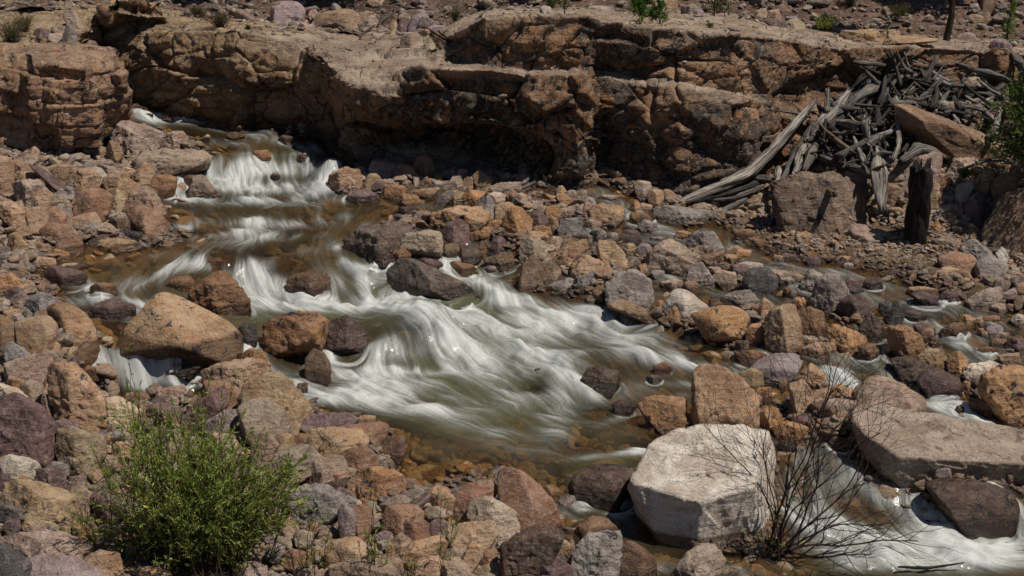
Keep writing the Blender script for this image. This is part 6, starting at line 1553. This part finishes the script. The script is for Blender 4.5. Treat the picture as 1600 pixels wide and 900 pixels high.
def conifer(base, h, w, seed, label, name='conifer_sapling', mat=None, dens=1.0, cat='sapling', needle=.05, trunk_r=None, low=.08, group=None, shape=1.0):
    rg = np.random.default_rng(seed); e = plant_obj(name, base, label, cat, group)
    n = 12; t = np.linspace(0, 1, n); T = base + np.stack([np.cumsum(rg.normal(0, .006 * h, n)), np.cumsum(rg.normal(0, .006 * h, n)), t * h], 1); T[0] = base - np.array([0, 0, .05])
    r0 = trunk_r or .022 * h
    add_stems(e, base, [T], [np.linspace(r0, r0 * .15, n)], M_TWIG, name='trunk', sides=10, col=(.9, .8, .7))
    paths = []; radii = []; B = []; D = []; TT = []
    nb = int(26 * h / .6 * dens) if h < 2 else int(90 * dens)
    for k in range(nb):
        f = low + (1 - low) * (k + rg.random()) / nb; c = np.array([np.interp(f, t, T[:, i]) for i in range(3)])
        a = rg.uniform(0, 2 * pi); L = w * .5 * (1 - f) ** .75 * rg.uniform(.65, 1.15) * shape + .03
        d = np.array([cos(a), sin(a), rg.uniform(.05, .6)]); d /= np.linalg.norm(d); m = 6
        P = c + d * np.linspace(0, L, m)[:, None] + np.array([0, 0, 1]) * (np.linspace(0, 1, m) ** 2 * L * .12)[:, None]
        paths.append(P); radii.append(np.linspace(r0 * .25, r0 * .06, m))
        cnt = int((24 if h < 2 else 40) * dens); q = rg.uniform(.15, 1.05, cnt); pts = c + d * (q * L)[:, None] + rg.normal(0, .08 * L + .008, (cnt, 3)); B.append(pts); D.append(d * .8 + rg.normal(0, .7, (cnt, 3)) + np.array([0, 0, .3]))
        TT.append(np.clip(rg.normal(.45, .2) + .25 * q, 0, 1))
    add_stems(e, base, paths, radii, M_TWIG, name='branch')
    B = np.concatenate(B); D = np.concatenate(D); TT = np.concatenate(TT)
    add_leaves(e, base, B, D, rg.uniform(.7, 1.3, len(B)) * needle, rg.uniform(.7, 1.3, len(B)) * needle * .38, TT, mat or M_CONIFER, rg, name='crown')
    return e
def bush(base, w, h, n, seed, label, mat, name='shrub', leaf=.035, wid=.25, cat='shrub', group=None, up=.6):
    rg = np.random.default_rng(seed); e = plant_obj(name, base, label, cat, group); paths = []; radii = []; B = []; D = []
    for k in range(n):
        tip = base + np.array([rg.normal(0, w * .28), rg.normal(0, w * .28), h * rg.uniform(.45, 1.05)])
        root = base + np.array([rg.normal(0, w * .08), rg.normal(0, w * .08), -.03]); t = np.linspace(0, 1, 7)[:, None]
        P = root + (tip - root) * t + np.array([0, 0, 1]) * t * (1 - t) * h * .3 + np.cumsum(rg.normal(0, .01 * h, (7, 3)), 0); paths.append(P); radii.append(np.linspace(.004, .0012, 7))
        c = 34; q = rg.uniform(.3, 1, c); ii = np.minimum((q * 6).astype(int), 5); B.append(P[ii] + rg.normal(0, .045 * (w + h), (c, 3)) * .6); D.append(rg.normal(0, .6, (c, 3)) + np.array([0, 0, up]))
    add_stems(e, base, paths, radii, M_TWIG)
    B = np.concatenate(B); D = np.concatenate(D)
    add_leaves(e, base, B, D, rg.uniform(.6, 1.3, len(B)) * leaf, rg.uniform(.6, 1.3, len(B)) * leaf * wid, rg.uniform(0, 1, len(B)), mat, rg)
    return e
conifer(hit_ledge(1003, 34), .46, .52, 1, 'bright green little fir on the cliff edge, larger of the pair', dens=2.2)
conifer(hit_ledge(1030, 37), .34, .28, 2, 'bright green little fir beside a larger one on the cliff edge', dens=1.6)
conifer(hit_ledge(1116, 27), .62, .42, 3, 'dark thin young conifer behind the pale ledge', mat=M_OLIVE, dens=1.1)
conifer(hit_ledge(1132, 25), .40, .34, 4, 'short young conifer beside the dark thin one', mat=M_OLIVE, dens=1.0)
conifer(hit_ledge(882, 20), .42, .40, 5, 'olive green sapling on the cliff top behind the highest block', mat=M_OLIVE, dens=1.0)
conifer(hit_ledge(1572, 68), .80, .30, 6, 'slim sparse sapling beside the round lavender boulder', dens=1.0)
conifer(raised(1628, 268, .15), 1.9, 1.55, 7, 'dense green juniper at the right edge over the driftwood heap', name='juniper', cat='juniper', dens=3.0, needle=.06, low=.03, shape=1.15)
bush(hit_ledge(1293, 46), .55, .26, 60, 8, 'low yellow green shrub on the slope behind the ledge', M_WILLOW)
bush(raised(1506, 276, .25), .24, .12, 30, 9, 'little green tuft between the blocks under the tilted slab', M_CONIFER)
bush(hit_ledge(388, 45), .10, .06, 14, 10, 'tiny green tuft on the cliff top', M_CONIFER)
bush(hit_ledge(1110, 42), .12, .06, 14, 11, 'tiny green tuft near the ledge\'s rim', M_CONIFER)
bush(hit_ledge(18, 66), .70, .42, 70, 12, 'olive brush on the slope at the upper left corner, larger one', M_OLIVE, leaf=.03)
bush(hit_ledge(38, 48), .40, .30, 40, 13, 'olive brush on the slope at the upper left corner, upper one', M_OLIVE, leaf=.03)
bush(hit_ledge(345, 42), .60, .28, 60, 14, 'dry rusty brush on the cliff top, nearer the gorge', M_RUST, leaf=.03)
bush(hit_ledge(312, 26), .45, .22, 40, 15, 'dry rusty brush on the cliff top behind the nearer one', M_RUST, leaf=.03)
bush(hit_ledge(712, 32), .28, .26, 30, 16, 'grey green sage clump behind the maroon rocks', M_OLIVE, leaf=.03)
bush(hit_ledge(860, 12), .40, .25, 40, 17, 'dull brush behind the cliff\'s highest block', M_OLIVE, leaf=.03)
bush(hit_ledge(1405, 30), .45, .30, 40, 18, 'dull brush on the brown slope behind the table slab', M_OLIVE, leaf=.035)
bush(hit_ledge(1330, 8), .55, .35, 40, 19, 'dark brush at the top edge above the yellow green shrub', M_OLIVE, leaf=.035)
# pines on the slope; their crowns stand above the picture and shade its top
def pine(px, py, h, seed, label, r=.06):
    b = hit_ledge(px, py); conifer(b, h, h * .42, seed, label, name='pine_tree', cat='pine', mat=M_OLIVE, dens=1.3, needle=.16, trunk_r=r, low=.42)
pine(1478, 63, 4.6, 30, 'bare dark pine trunk rising straight behind the ledge')
pine(1531, 12, 4.2, 31, 'pine whose trunk foot shows at the top edge beyond the bare one')
pine(1250, 3, 4.4, 32, 'pine at the top edge above the cream rocks')
pine(905, 0, 4.5, 33, 'pine at the top edge behind the cliff\'s highest block')
pine(600, -6, 4.6, 34, 'pine at the top edge above the tan boulder')
pine(395, -4, 4.4, 35, 'pine at the top edge above the lavender boulder')
# fallen grey branches on the slope
for i, (pts, r, lab) in enumerate([([(338, 0), (365, 8), (400, 17)], .02, 'pale fallen branch at the top edge above the rusty brush'), ([(560, 62), (600, 35), (640, 8)], .012, 'long thin fallen branch slanting down behind the tan boulder'),
                                   ([(745, 35), (765, 18), (790, 2)], .015, 'thin fallen branch behind the cliff\'s first block'), ([(390, 20), (402, 18), (413, 10)], .012, 'short pale crooked branch beside the lavender boulder')]):
    P = [hit_ledge(x, y) + np.array([0, 0, .06]) for x, y in pts]
    log(P, [r, r, r * .5], GREY, 4400 + i, lab, name='fallen_branch', cat='branch', n=12, sides=7, jag=.3, group=None)
